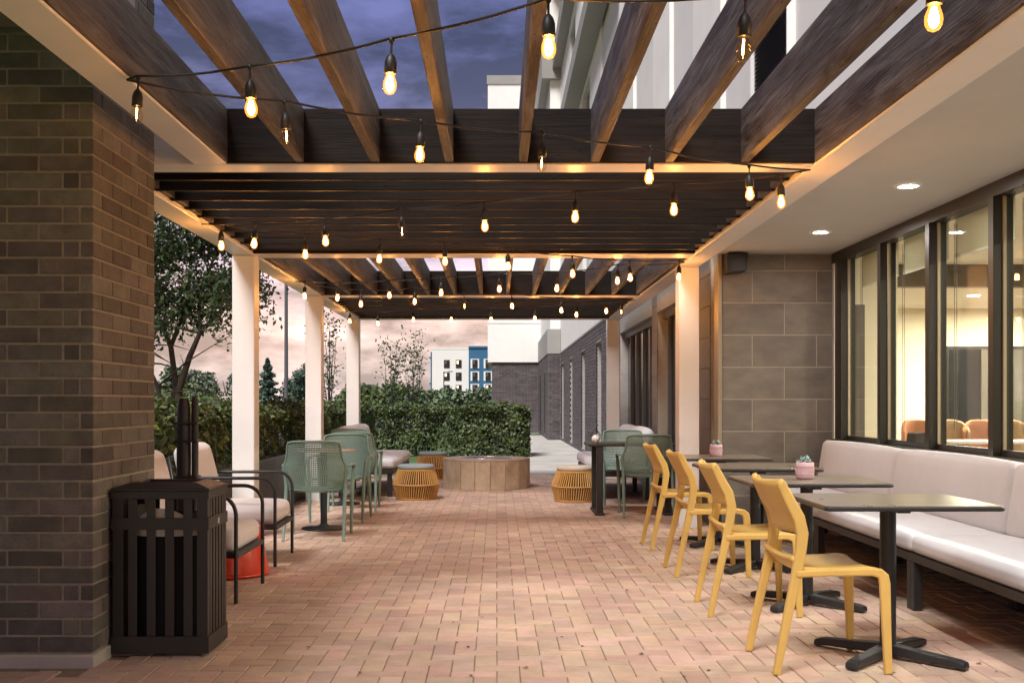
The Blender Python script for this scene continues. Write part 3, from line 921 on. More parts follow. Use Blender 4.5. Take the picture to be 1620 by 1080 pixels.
dim_me = mesh_of(MB().lathe(prof, 18), 'bulb', 'bulb_glass')
fil_me = mesh_of(MB().tube([(0, 0, .022), (.002, 0, -.022)], .0024, 6), 'filament', 'filament')
for Ah, Bh, bl, lab in STRINGS:
    Av = Vector(Ah)
    s = thing('string_light', 'black cord ' + lab, 'string light', Ah, 0, 'string lights zigzagging under the pergola')
    kn = [Vector(Ah)] + [Vector((x, y, z + .15)) for x, y, z, l in bl] + [Vector(Bh)]
    pts = []
    for a, b in zip(kn[:-1], kn[1:]):
        d = (b - a).length
        for k in range(6):
            t = k / 6
            pts.append(a.lerp(b, t) - Vector((0, 0, .10 * d * d * .35 * 4 * t * (1 - t))) - Av)
    pts.append(kn[-1] - Av)
    MB().tube(pts, .0052, 6).build('cord', 'cable', s)
    for x, y, z, l in bl:
        so = piece('socket', socket_me, s, Vector((x, y, z)) - Av, (random.uniform(-.06, .06), random.uniform(-.06, .06), random.uniform(0, 6)))
        bu = piece('bulb', lit_me if l else dim_me, so, (0, 0, 0))
        if l: piece('glow_core', core_me, so, (0, 0, 0))
        else: piece('filament', fil_me, so, (0, 0, 0))

# ================================================================== furniture
# ---- mustard chairs (face +x)
def make_chair():
    t = thing('dining_chair', 'mustard chair', 'chair', group='mustard chairs along the bench tables')
    rc = [(-.25, 0), (-.205, .22), (-.158, .43), (-.135, .55), (-.128, .62), (-.143, .69), (-.185, .77), (-.222, .845), (-.226, .855)]
    rh = [.016, .019, .023, .024, .027, .027, .024, .02, .01]
    for s in (-1, 1):
        y0 = s * .232
        MB().strip(rc, rh, y0 - .015, y0 + .015, -s * .03).build('rear_leg', 'mustard', t, bevel=.008)
        fc = [(.250, 0), (.243, .2), (.236, .40), (.230, .43), (.212, .447), (.18, .452), (0, .450), (-.16, .444)]
        fh = [.017, .020, .024, .024, .022, .017, .016, .015]
        MB().strip(fc, fh, y0 - .013, y0 + .013, -s * .012).build('front_leg', 'mustard', t, bevel=.007)
    def seat(u, v):
        x = -.175 + .40 * u; y = -.222 + .444 * v
        w = (2 * v - 1) ** 2
        z = .457 + .012 * w - .012 * math.sin(PI * u) + (.05 * max(0, .12 - u) / .12 if u < .12 else 0) - .028 * max(0, (u - .88) / .12) ** 2
        return (x, y, z)
    MB().sheet(seat, 16, 14).build('seat', 'mustard', t, solid=.022)
    def back(u, v):
        z = .625 + .225 * v
        x = np.interp(z, [.62, .69, .77, .845, .86], [-.128, -.143, -.185, -.222, -.226])
        y = (2 * u - 1) * .226
        c = 1 - (2 * u - 1) ** 2
        return (x - .045 * c, y * (1 - .03 * z), z + .012 * (1 - c) * (v > .98) - .0 * c)
    MB().sheet(back, 18, 10).build('backrest', 'mustard', t, solid=.018, bevel=.0)
    return t
ch = make_chair()
CH = [(1.475, 4.98, 'nearest the camera, rear legs at the bottom of the photo'), (1.45, 6.25, 'second from the camera, in front of the pink pot table'),
      (1.48, 7.62, 'third from the camera, half hidden behind another'), (1.5, 8.97, 'farthest from the camera, beside the green armchair')]
for i, (x, y, lab) in enumerate(CH):
    L = 'mustard yellow plastic chair ' + lab
    rz = (.03, -.02, .015, .03)[i]
    if i == 0: ch.location = (x, y, 0); ch.rotation_euler = (0, 0, rz); ch['label'] = L
    else: dup(ch, L, (x, y, 0), rz)

# ---- square pedestal tables
def rrect(sx, sy, r, n=5):
    o = []
    for cx, cy, a0 in ((sx / 2 - r, sy / 2 - r, 0), (-sx / 2 + r, sy / 2 - r, 90), (-sx / 2 + r, -sy / 2 + r, 180), (sx / 2 - r, -sy / 2 + r, 270)):
        for k in range(n + 1):
            a = R(a0 + 90 * k / n); o.append((cx + r * math.cos(a), cy + r * math.sin(a)))
    return o
def make_table():
    t = thing('pedestal_table', 'table', 'table', group='square tables along the bench')
    MB().plate(rrect(.785, .685, .03), .7405, .746, 'z').build('table_top', 'table_top', t, bevel=.002)
    MB().plate(rrect(.80, .70, .035), .7222, .7425, 'z').build('edge_band', 'black_metal', t, bevel=.006)
    MB().box(-.17, .17, -.03, .03, .70, .7215).box(-.03, .03, -.2, .2, .70, .7215).build('top_bracket', 'black_metal', t)
    MB().lathe([(.037, .05), (.037, .70)], 24).build('column', 'black_metal', t)
    for k in range(4):
        a = R(45 + 90 * k)
        m = MB().plate([(.03, .02), (.03, .068), (.33, .045), (.365, .036), (.37, .012), (.36, .004), (.33, .012)], -.03, .03, 'y')
        o = m.build('base_arm', 'black_metal', t, bevel=.008); o.rotation_euler = (0, 0, a)
    return t
tb = make_table()
TB = [(1.845, 5.07, 'nearest the camera, its top empty'), (1.845, 6.4, 'carrying the larger looking pink pot, second from the camera'),
      (1.87, 7.78, 'with an empty top, third from the camera'), (1.87, 9.12, 'farthest back with a pink pot, in front of the tile wall')]
for i, (x, y, lab) in enumerate(TB):
    L = 'black square pedestal table ' + lab
    if i == 0: tb.location = (x, y, 0); tb['label'] = L
    else: dup(tb, L, (x, y, 0), 0)

# ---- benches by the window
def make_bench():
    t = thing('bench', 'bench', 'bench', group='upholstered benches along the glazing')
    L = 1.84
    MB().rbox(-.02, 0, .385, .62, L - .01, .105, .035, 10, .012).build('seat_cushion', 'cushion', t, weld=True)
    b = MB().rbox(0, 0, 0, .13, L - .014, .44, .045, 10, .016).build('back_cushion', 'cushion', t, weld=True)
    b.location = (.30, 0, .632); b.rotation_euler = (0, R(9), 0)
    f = MB()
    f.box(-.33, -.29, -L / 2, L / 2, .285, .33); f.box(.27, .31, -L / 2, L / 2, .285, .33)
    f.box(-.289, .269, -L / 2, -L / 2 + .04, .287, .328); f.box(-.289, .269, L / 2 - .04, L / 2, .287, .328)
    f.build('seat_frame', 'charcoal', t)
    MB().box(-.30, .28, -L / 2 + .04, L / 2 - .04, .318, .331).build('seat_deck', 'black_metal', t)
    for x in (-.33, .26):
        for y in (-L / 2 + .002, L / 2 - .052):
            MB().box(x, x + .05, y, y + .05, 0, .2845, .004).build('leg', 'charcoal', t)
    bf = MB().box(.36, .385, -L / 2 + .1, L / 2 - .1, .33, .75).build('back_frame', 'charcoal', t)
    return t
bn = make_bench()
BN = [(2.73, 5.32, 'nearest the camera, cut by the right edge'), (2.73, 7.16, 'in the middle of the row'), (2.73, 9.0, 'at the far end beside the tile wall')]
for i, (x, y, lab) in enumerate(BN):
    L = 'pale cushioned bench with dark metal frame ' + lab
    if i == 0: bn.location = (x, y, 0); bn['label'] = L
    else: dup(bn, L, (x, y, 0), 0)

# ---- pink pots with succulents
def make_pot(label, loc, seed):
    rd = random.Random(seed)
    t = thing('potted_succulent', label, 'potted plant', loc, 0, 'pink succulent pots')
    MB().lathe([(.043, 0), (.050, .004), (.053, .02), (.053, .026), (.055, .028), (.053, .031), (.0535, .075), (.055, .078), (.053, .081), (.053, .096), (.049, .10), (.046, .098), (.044, .088)], 30).build('pot', 'pot', t)
    for k in range(14):
        a = 2 * PI * k / 14
        m = MB().plate([(-.009, .036), (0, .07), (.009, .036), (.004, .036), (0, .055), (-.004, .036)], .0535, .0555, 'x')
        o = m.build('relief', 'pot', t); o.rotation_euler = (0, 0, a)
    MB().lathe([(.044, .088), (.02, .092), (.001, .093)], 16, cap=False).build('soil', 'soil', t)
    lm = MB().add([(0, 0, 0), (.022, .013, .004), (.05, 0, .016), (.022, -.013, .004), (.022, 0, .012)], [(0, 1, 4), (1, 2, 4), (2, 3, 4), (3, 0, 4), (0, 3, 2, 1)], True)
    me = mesh_of(lm, 'leaf', 'succulent')
    for cx, cy in ((-.022, .0), (.02, .012), (.012, -.018)):
        for k in range(9):
            s = rd.uniform(.5, .85)
            piece('leaf', me, t, (cx, cy, .092 + .012 * (k > 4)), (0, -rd.uniform(.25, 1.0) - .3 * (k > 4), rd.uniform(0, 6.28)), (s, s, s))
make_pot('pink pot with a blue green succulent on the second table', (1.84, 6.42, .746), 1)
make_pot('small looking pink pot with a succulent on the farthest table', (1.87, 9.17, .746), 2)

# ---- lounge chairs with tube arms (face +x)
def arc(c, r, a0, a1, n, z):
    return [(c[0] + r * math.cos(R(a0 + (a1 - a0) * k / n)), z, c[1] + r * math.sin(R(a0 + (a1 - a0) * k / n))) for k in range(n + 1)]
def make_lounge():
    t = thing('lounge_chair', 'lounge', 'armchair', group='lounge chairs by the litter bin')
    for s in (-1, 1):
        y = s * .365
        p = [(.36, y, 0), (.36, y, .3)] + arc((.24, .53), .12, 0, 90, 7, y) + [(0, y, .65)] + arc((-.28, .58), .07, 90, 150, 4, y) + [(-.42, y, 0)]
        MB().tube(p, .0125, 8).build('arm_frame', 'black_metal', t)
    f = MB()
    f.box(-.36, .372, -.353, -.325, .27, .30); f.box(-.36, .372, .325, .353, .27, .30)
    f.box(.345, .372, -.324, .324, .27, .30); f.box(-.36, -.33, -.324, .324, .27, .30)
    f.box(-.32, .34, -.31, .31, .285, .299)
    f.build('seat_frame', 'black_metal', t)
    MB().rbox(.035, 0, .37, .63, .66, .14, .045, 9, .018).build('seat_cushion', 'pink_cushion', t, weld=True)
    b = MB().rbox(0, 0, 0, .13, .66, .50, .05, 9, .02).build('back_cushion', 'pink_cushion', t, weld=True)
    b.location = (-.285, 0, .635); b.rotation_euler = (0, R(-14), 0)
    MB().tube([(-.34, -.3, .29), (-.43, -.3, .8), (-.43, .3, .8), (-.34, .3, .29)], .012, 6).build('back_frame', 'black_metal', t)
    return t
lc = make_lounge()
lc.location = (-1.92, 6.79, 0); lc['label'] = 'pale cushioned lounge chair with black tube arms just behind the litter bin'
dup(lc, 'pale cushioned lounge chair with black tube arms in front of the nearest left post', (-1.99, 8.22, 0), .02)

# ---- red drum stool
st = thing('side_stool', 'glossy red drum side table between the two lounge chairs', 'side table', (-1.86, 7.52, 0))
st.scale = (1, 1, .8)
MB().lathe([(.24, 0), (.262, .012), (.262, .05), (.235, .2), (.215, .36), (.21, .42), (.2, .43)], 36).build('body', 'red_glaze', st)
MB().lathe([(.268, .02), (.268, .035), (.263, .036)], 36, cap=False).build('base_ring', 'red_glaze', st)

# ---- slatted litter bin
bx0, by0, W = -1.82, 5.09, .45
bi = thing('litter_bin', 'black slatted metal litter bin beside the brick pier', 'bin', (bx0 + W / 2, by0 + W / 2, 0))
h = W / 2
f = MB()
for sx in (-1, 1):
    for sy in (-1, 1):
        f.box(sx * h - (.05 if sx > 0 else 0), sx * h + (.05 if sx < 0 else 0), sy * h - (.05 if sy > 0 else 0), sy * h + (.05 if sy < 0 else 0), .02, .775)
f.build('corner_post', 'charcoal', bi)
def band(nm, z0, z1, e):
    m = MB()
    m.box(-h - e, h + e, -h - e, -h + .004, z0, z1); m.box(-h - e, h + e, h - .004, h + e, z0, z1)
    m.box(-h - e, -h + .004, -h + .0041, h - .0041, z0, z1); m.box(h - .004, h + e, -h + .0041, h - .0041, z0, z1)
    m.build(nm, 'charcoal', bi)
band('base_band', .015, .095, .006); band('middle_band', .60, .655, .006); band('top_band', .745, .78, .006)
sl = box_mesh('slat', .042, .008, .65, 'charcoal', .002)
for k in range(4):
    o = -h + .05 + (W - .1) * (k + .5) / 4
    piece('slat', sl, bi, (o, -h + .004, .42)); piece('slat', sl, bi, (o, h - .004, .42))
for k in range(5):
    o = -h + .05 + (W - .1) * (k + .5) / 5
    piece('slat', sl, bi, (-h + .004, o, .42), (0, 0, PI / 2)); piece('slat', sl, bi, (h - .004, o, .42), (0, 0, PI / 2))
MB().lathe([(.19, .04), (.195, .58)], 20).build('liner', 'black_void', bi)
mb = MB().sheet(lambda u, v: (.2 * math.cos(2 * PI * u), .2 * math.sin(2 * PI * u), .565 + .10 * v + .035 * math.sin(6 * u * PI) * v), 30, 4)
mb.build('liner_bag', 'cream_cushion', bi)
lid = MB()
a, b_ = h + .008, h - .07
lid.add([(-a, -a, .781), (a, -a, .781), (a, a, .781), (-a, a, .781), (-a, -a, .795), (a, -a, .795), (a, a, .795), (-a, a, .795),
         (-b_, -b_, .82), (b_, -b_, .82), (b_, b_, .82), (-b_, b_, .82), (-b_ + .02, -b_ + .02, .82), (b_ - .02, -b_ + .02, .82), (b_ - .02, b_ - .02, .82), (-b_ + .02, b_ - .02, .82),
         (-b_ + .02, -b_ + .02, .80), (b_ - .02, -b_ + .02, .80), (b_ - .02, b_ - .02, .80), (-b_ + .02, b_ - .02, .80)],
        [(0, 1, 5, 4), (1, 2, 6, 5), (2, 3, 7, 6), (3, 0, 4, 7), (4, 5, 9, 8), (5, 6, 10, 9), (6, 7, 11, 10), (7, 4, 8, 11),
         (8, 9, 13, 12), (9, 10, 14, 13), (10, 11, 15, 14), (11, 8, 12, 15), (12, 13, 17, 16), (13, 14, 18, 17), (14, 15, 19, 18), (15, 12, 16, 19), (0, 3, 2, 1), (16, 17, 18, 19)])
lid.build('lid', 'black_metal', bi, bevel=.003)
MB().box(h + .0062, h + .0075, -.02, .02, .612, .64).build('badge', 'alu', bi)
bi.scale = (1, .78, 1); bi.location.y = by0 + W * .39

# ---- black post behind the bin
bp = thing('black_post', 'tall black post with a slimmer black tube strapped beside it behind the bin', 'post', (-1.74, 6.05, 0))
MB().lathe([(.16, 0), (.17, .02), (.17, .05), (.05, .07)], 24).build('base', 'black_metal', bp)
MB().lathe([(.034, .06), (.038, .5), (.040, .95), (.037, 1.18), (.028, 1.225)], 16, (-.022, 0, 0)).build('main_tube', 'black_metal', bp)
MB().lathe([(.019, .06), (.020, 1.2), (.016, 1.24)], 12, (.042, -.004, 0)).build('slim_tube', 'charcoal', bp)
for z in (.78, .98, 1.08):
    MB().box(-.064, .064, -.044, .044, z, z + .012, .003).build('strap', 'charcoal', bp)

# ---- perforated resin armchairs (face +y)
def make_net():
    t = thing('net_armchair', 'net', 'armchair', group='perforated green armchairs')
    def halfw(z): return np.interp(z, [.40, .46, .60, .65, .70, .84, .87], [.215, .245, .285, .272, .245, .228, .218])
    def back(u, v):
        z = .415 + .45 * v
        s = 2 * u - 1
        w = halfw(z)
        y = -.22 - .10 * (z - .415) / .45 + .10 * abs(s) ** 2.6 * (1 - .45 * v)
        return (s * w, y, z - .012 * abs(s) ** 6 * (v > .97))
    MB().sheet(back, 32, 24, holes=.70).build('backrest', 'sage', t, solid=.005)
    rim = [Vector(back(0, v / 12)) for v in range(13)] + [Vector(back(u / 12, 1)) for u in range(1, 12)] + [Vector(back(1, v / 12)) for v in range(12, -1, -1)]
    MB().tube(rim, .011, 7).build('back_rim', 'sage', t)
    def seat(u, v):
        s = 2 * u - 1
        return (s * (.22 + .02 * v), -.22 + .47 * v, .428 + .018 * abs(s) ** 2 - .012 * math.sin(PI * v))
    MB().sheet(seat, 20, 20, holes=.5).build('seat', 'sage', t, solid=.008)
    for s in (-1, 1):
        sh_ = Vector(back(0 if s < 0 else 1, .53))
        arm = [sh_ + Vector((0, -.01, .0)), (s * .292, -.12, .645), (s * .30, .0, .65), (s * .30, .12, .645), (s * .298, .19, .632), (s * .292, .225, .60)]
        MB().tube(arm, [.012, .017, .02, .02, .019, .015], 8, True, .55).build('armrest', 'sage', t)
        MB().tube([(s * .292, .222, .605), (s * .277, .24, .42), (s * .265, .262, 0)], [.016, .02, .013], 8).build('front_leg', 'sage', t)
        rl = [sh_ + Vector((0, -.005, 0)), Vector(back(0 if s < 0 else 1, .1)) + Vector((s * .012, 0, 0)), (s * .262, -.29, 0)]
        MB().tube(rl, [.013, .019, .013], 8).build('rear_leg', 'sage', t)
    MB().tube([(-.24, .25, .432), (-.12, .262, .425), (.12, .262, .425), (.24, .25, .432)], .012, 7).build('seat_rim', 'sage', t)
    return t
nt = make_net()
nt.location = (-1.60, 9.62, 0); nt.rotation_euler = (0, 0, .02)
nt['label'] = 'sage perforated armchair with its back to the camera, nearest on the left side'
dup(nt, 'green perforated armchair facing the camera across the left round table', (-1.60, 11.05, 0), PI - .05)
dup(nt, 'green perforated armchair turned away, behind the first left table group', (-1.62, 12.2, 0), .04)
dup(nt, 'farthest green perforated armchair on the left, next to the grey sofa', (-1.85, 13.35, 0), PI + .05)
dup(nt, 'sage perforated armchair with its back to the camera beside the nearest right post', (1.60, 11.5, 0), -.03)
dup(nt, 'green perforated armchair facing the camera behind the right black table', (1.52, 12.75, 0), PI)

def round_table(label, loc):
    t = thing('cafe_table', label, 'table', loc, 0, 'round cafe tables on the left')
    MB().lathe([(.005, .735), (.295, .735), (.30, .741), (.30, .752), (.295, .757), (.005, .757)], 40).build('table_top', 'table_top_pale', t)
    MB().lathe([(.032, .03), (.032, .735)], 20).build('column', 'black_metal', t)
    MB().lathe([(.205, 0), (.21, .006), (.205, .016), (.06, .026), (.035, .05)], 36).build('base_plate', 'black_metal', t)
    return t
mat('table_top_pale', (.40, .35, .33), .45, .06, 3)
round_table('round cafe table with disc base between the nearest left armchairs', (-1.65, 10.25, 0))
round_table('round cafe table farther back on the left, mostly hidden by armchairs', (-1.83, 12.75, 0))
rt = thing('cafe_table', 'black table on a single side leg beside the right green armchairs', 'table', (1.5, 11.78, 0))
MB().box(-.52, .42, -.33, .33, .735, .762, .004).build('table_top', 'charcoal', rt)
for x in (-.40, .33):
    MB().box(x - .035, x + .035, -.32, -.25, .03, .735, .004).build('leg', 'charcoal', rt)
    MB().box(x - .035, x + .035, .25, .32, .03, .735, .004).build('leg', 'charcoal', rt)
    MB().box(x - .05, x + .05, -.345, .345, 0, .03, .006).build('foot', 'charcoal', rt)
ln = thing('table_lantern', 'small white lantern with a black handle on the right black table', 'lantern', (1.08, 11.75, .762))
MB().lathe([(.02, 0), (.045, .03), (.045, .06), (.02, .085), (.012, .09)], 18).build('body', 'white_ceramic', ln)
MB().tube([(-.045, 0, .04), (-.05, 0, .09), (-.015, 0, .14), (.015, 0, .14), (.05, 0, .09), (.045, 0, .04)], .005, 6).build('handle', 'black_metal', ln)
MB().tube([(0, 0, .14), (.01, 0, .18), (.03, 0, .20)], .004, 6).build('hook', 'black_metal', ln)

# ---- sofas at the fire pit (face +x)
def make_sofa():
    t = thing('patio_sofa', 'sofa', 'sofa', group='sofas facing the fire pit')
    L = 2.5
    for k in (-1, 1):
        MB().rbox(.02, k * L / 4, .42, .72, L / 2 - .006, .14, .05, 9, .014).build('seat_cushion', 'cushion', t, weld=True)
        b = MB().rbox(0, 0, 0, .17, L / 2 - .01, .44, .07, 9, .02).build('back_cushion', 'cushion', t, weld=True)
        b.location = (-.29, k * L / 4, .66); b.rotation_euler = (0, R(-10), 0)
    MB().box(-.36, .36, -L / 2, L / 2, .29, .345, .005).build('seat_frame', 'charcoal', t)
    for x in (-.34, .28):
        for y in (-L / 2 + .01, -.03, L / 2 - .07):
            MB().box(x, x + .06, y, y + .06, 0, .289, .004).build('leg', 'charcoal', t)
    return t
sf = make_sofa(); sf.location = (-1.68, 14.95, 0); sf['label'] = 'light grey cushioned sofa on the left of the stone fire pit'
dup(sf, 'white cushioned sofa on the right, behind the green armchairs and black table', (1.55, 14.5, 0), PI)

# ---- rope ottomans
def make_ottoman(m):
    t = thing('rope_ottoman', 'ottoman', 'ottoman', group='rope ottomans round the fire pit')
    r0, r1, r2, zm, zt2 = .245, .288, .225, .185, .365
    for r, z in ((r0, .012), (r1, zm), (r2, zt2)):
        MB().tube([(r * math.cos(2 * PI * k / 32), r * math.sin(2 * PI * k / 32), z) for k in range(33)], .011, 7, False).build('hoop', 'rope', t)
    w = MB(); N = 58
    for k in range(N):
        a = 2 * PI * k / N
        for (ra, za), (rb, zb) in (((r0, .012), (r1, zm)), ((r1, zm), (r2, zt2))):
            w.tube([(ra * math.cos(a), ra * math.sin(a), za), (rb * math.cos(a + .05), rb * math.sin(a + .05), zb)], .0092, 5, False)
    struct(w.build('rope_strands', 'rope', t), 'stuff')
    MB().lathe([(.19, .03), (.2, .36)], 24).build('inner_liner', 'black_void', t)
    MB().lathe([(.15, .372), (.215, .375), (.228, .392), (.228, .412), (.215, .432), (.12, .438), (.005, .44)], 32).build('cushion', m, t)
    return t
o1 = make_ottoman('blue_cushion'); o1.location = (-1.01, 13.45, 0); o1['label'] = 'yellow rope ottoman with blue grey cushion, nearest on the left of the fire pit'
dup(o1, 'yellow rope ottoman with blue grey cushion half hidden behind the fire pit', (-1.0, 16.9, 0), .4)
o3 = make_ottoman('cream_cushion'); o3.location = (.96, 13.15, 0); o3['label'] = 'yellow rope ottoman with cream cushion beside the right black table'

# ---- fire pit
fp = thing('fire_pit', 'round stone fire pit clad in upright slabs at the end of the patio', 'fire pit', (-.15, 15.35, 0))
NP, RP, HP = 18, .615, .392
for k in range(NP):
    a = 2 * PI * (k + .3) / NP
    wd = 2 * RP * math.tan(PI / NP) - .011
    o = MB().box(-.02, .0, -wd / 2, wd / 2, 0, HP, .003).build('stone_slab', 'pit_stone', fp)
    o.location = (RP * math.cos(a), RP * math.sin(a), 0); o.rotation_euler = (0, 0, a)
MB().lathe([(RP - .008, .0), (RP - .008, HP - .002)], 72, cap=False).build('grout_core', 'grout', fp)
MB().lathe([(.36, HP - .05), (.36, HP + .022), (.37, HP + .026), (RP + .005, HP + .026), (RP + .008, HP + .02), (RP + .005, HP + .001)], 44, cap=False).build('cap_ring', 'pit_cap', fp)
MB().lathe([(.359, HP - .02), (.34, HP - .06), (.01, HP - .07)], 36, cap=False).build('fire_bowl', 'black_metal', fp)
MB().tube([(.31 * math.cos(2 * PI * k / 30), .31 * math.sin(2 * PI * k / 30), HP + .02) for k in range(31)], .018, 7, False).build('burner_rim', 'alu', fp)

# ---- things in the dining room
sb = thing('table_display', 'small black angled display standing on the window sill', 'display', (3.30, 8.42, .862))
MB().plate([(-.03, .0), (.03, .0), (.01, .03), (-.01, .03)], -.05, .05, 'y').build('stand', 'black_metal', sb)
MB().plate([(-.06, .03), (.05, .03), (.075, .07), (.03, .11), (-.05, .10)], -.09, .09, 'y').build('screen_box', 'black_metal', sb, bevel=.006)
def tub(label, loc, rz, m):
    t = thing('tub_chair', label, 'chair', loc, rz, 'tub chairs in the dining room')
    t.scale = (.72, .72, .98)
    MB().rbox(0, 0, .40, .55, .55, .14, .05, 6, .01).build('seat', m, t, weld=True)
    MB().sheet(lambda u, v: (.29 * math.cos(R(100 + 160 * u)), .31 * math.sin(R(100 + 160 * u)), .40 + .58 * v - .16 * v * abs(2 * u - 1) ** 3), 18, 6).build('backrest', m, t, solid=.07, bevel=.02)
    for sx in (-1, 1):
        for sy in (-1, 1):
            MB().tube([(sx * .2, sy * .2, .34), (sx * .24, sy * .24, 0)], .015, 6).build('leg', 'charcoal', t)
tub('orange tub chair at the right edge of the second glass pane', (5.53, 14.0, .02), R(-90), 'orange_seat')
tub('tan tub chair in the middle of the third glass pane', (5.98, 14.05, .02), R(-90), 'tan_seat')
tub('orange tub chair right of the tan chair in the third pane', (6.33, 14.0, .02), R(-105), 'orange_seat')
tub('tan tub chair seen through the rightmost visible pane', (6.74, 13.9, .02), R(-80), 'tan_seat')
dt = thing('dining_table', 'long pale dining table behind the glass in front of the tub chairs', 'table', (5.9, 12.3, .02))
MB().box(-.9, .9, -.4, .4, .72, .75, .005).build('table_top', 'table_top_pale', dt)
for sx in (-.8, .74):
    for sy in (-.35, .29):
        MB().box(sx, sx + .06, sy, sy + .06, 0, .72).build('leg', 'charcoal', dt)

# ================================================================== planting
pl = thing('planter', 'long dark planter wall with soil behind the left posts', 'planter', (-2.5, 12, 0))
MB().box(0, .06, -5.9, 6.1, -.02, .60, .005).build('front_wall', 'charcoal', pl)
MB().box(-1.3, -.001, -5.9, 6.1, -.02, .53).build('soil_bed', 'soil', pl)
MB().box(-1.3, -.001, -5.96, -5.9, -.02, .6).build('end_wall', 'charcoal', pl)

def hedge(label, x0, x1, y0, y1, z0, z1, n, size, m, stems, open_low=.0):
    t = thing('hedge', label, 'hedge', ((x0 + x1) / 2, (y0 + y1) / 2, 0), 0)
    cx, cy = (x0 + x1) / 2, (y0 + y1) / 2
    hx, hy, hz = (x1 - x0) / 2, (y1 - y0) / 2, (z1 - z0) / 2
    ar = np.array([hy * hz * 2, hx * hz * 2, hx * hy * 2 * .8])
    k = rng.choice(3, n, p=ar / ar.sum())
    p = rng.uniform(-1, 1, (n, 3))
    # near the skin of the box, thinning inwards
    s = np.sign(rng.uniform(-1, 1, n)); dep = np.abs(rng.normal(0, .07, n)) + rng.random(n) * .05
    nr = np.zeros((n, 3))
    H = np.array([hx, hy, hz])
    P = p * H
    for a in range(3):
        i = k == a
        ss = np.ones(i.sum()) if a == 2 else s[i]
        P[i, a] = ss * (H[a] - dep[i])
        nr[i, a] = ss
    # lumpy clipped outline and rounded shoulders
    l = .032 * (np.sin(P[:, 1] * 5.1 + P[:, 2] * 3) + np.sin(P[:, 0] * 6.3 + P[:, 1] * 2.3 + 1) + np.sin(P[:, 1] * 13 + P[:, 0] * 9))
    P += nr * l[:, None]
    top = np.clip((P[:, 2] / hz - .6) / .4, 0, 1)
    edge = np.maximum(np.abs(P[:, 0]) / hx, 0 * P[:, 0])
    edge = np.maximum(edge, np.clip((np.abs(P[:, 1]) - hy + .35) / .35, 0, 1))
    P[:, 2] -= .10 * top * np.clip((edge - .55) / .45, 0, 1) ** 2
    # clumps and hollows: fewer leaves where the growth is thin
    g = np.sin(P[:, 0] * 7.7 + P[:, 2] * 5.1) * np.sin(P[:, 1] * 6.1 + P[:, 2] * 8.3 + 1.3) + .6 * np.sin(P[:, 1] * 15.7 + P[:, 0] * 11.9 + P[:, 2] * 14.1)
    P -= nr * (.05 * (g < -.35))[:, None]
    hol = rng.random(n) < np.where(g < -.35, .45, 1.0)
    P, nr, k = P[hol], nr[hol], k[hol]; n = len(P)
    # sprigs over the top
    j = rng.choice(n, n // 30)
    P[j] += nr[j] * np.abs(rng.normal(0, .045, len(j)))[:, None]
    if open_low:
        keep = rng.random(n) < np.clip((P[:, 2] + hz) / (2 * hz) / open_low, .25, 1)
        P, nr = P[keep], nr[keep]
    P[:, 2] += (z0 + z1) / 2
    leaves('foliage', P, size, m, t, .55, .3, nr, .75)
    b = MB()
    for i in range(stems):
        x, y = random.uniform(-hx * .6, hx * .6), random.uniform(-hy * .95, hy * .95)
        q = [(x, y, z0 - .05)]
        for w in range(4):
            x += random.uniform(-.09, .09); y += random.uniform(-.09, .09)
            q.append((x, y, z0 + (z1 - z0) * (w + 1) / 4.6))
        b.tube(q, [.013, .011, .009, .006, .003], 4)
    struct(b.build('stems', 'bark', t), 'stuff')
    return t
hedge('long leafy green hedge along the left behind the white posts', -3.45, -2.62, 6.1, 23.5, .53, 1.18, 60000, .07, 'leaf', 120, .35)
hedge('thick clipped hedge block directly behind the stone fire pit', -.85, .74, 23.9, 25.4, 0, 1.17, 21000, .08, 'leaf', 60)
hedge('farther clipped hedge running left from behind the fire pit to the posts', -3.7, -.8, 24.6, 26.0, 0, 1.15, 22000, .08, 'leaf', 70, .3)

# ---- multi-stem tree behind the left hedge
def limb(mb, pts, r0, r1, n=6):
    k = len(pts)
    mb.tube(pts, [r0 + (r1 - r0) * i / (k - 1) for i in range(k)], n)
tr = thing('tree', 'multi stemmed tree with a dense dark crown beside the brick pier', 'tree', (-3.95, 13.2, 0))
tk = MB()
stems = [
 [(0, 0, 0), (.02, .0, 1.0), (.06, -.05, 1.35), (.2, -.1, 1.75), (.33, -.1, 2.05), (.75, -.2, 2.45), (1.15, -.2, 2.85)],
 [(-.08, .05, 0), (-.1, .08, 1.0), (-.02, .1, 1.4), (-.1, .15, 1.9), (-.25, .1, 2.3), (-.6, .15, 2.7), (-.9, .1, 3.0)],
 [(-.25, -.05, 0), (-.42, -.05, .9), (-.36, 0, 1.25), (-.5, 0, 1.7), (-.55, -.1, 2.2), (-.75, -.2, 2.8)],
 [(-.1, .0, .9), (-.25, .1, 1.4), (-.5, .25, 1.85), (-.8, .3, 2.4)],
 [(.33, -.1, 2.05), (.3, 0, 2.5), (.45, .1, 3.0), (.5, .2, 3.5)],
 [(-.1, .15, 1.9), (.05, .3, 2.4), (.1, .35, 3.0), (0, .4, 3.6)],
]
for i, s in enumerate(stems): limb(tk, s, (.062, .055, .055, .035, .03, .03)[i], .012)
tips = []
rt_ = random.Random(5)
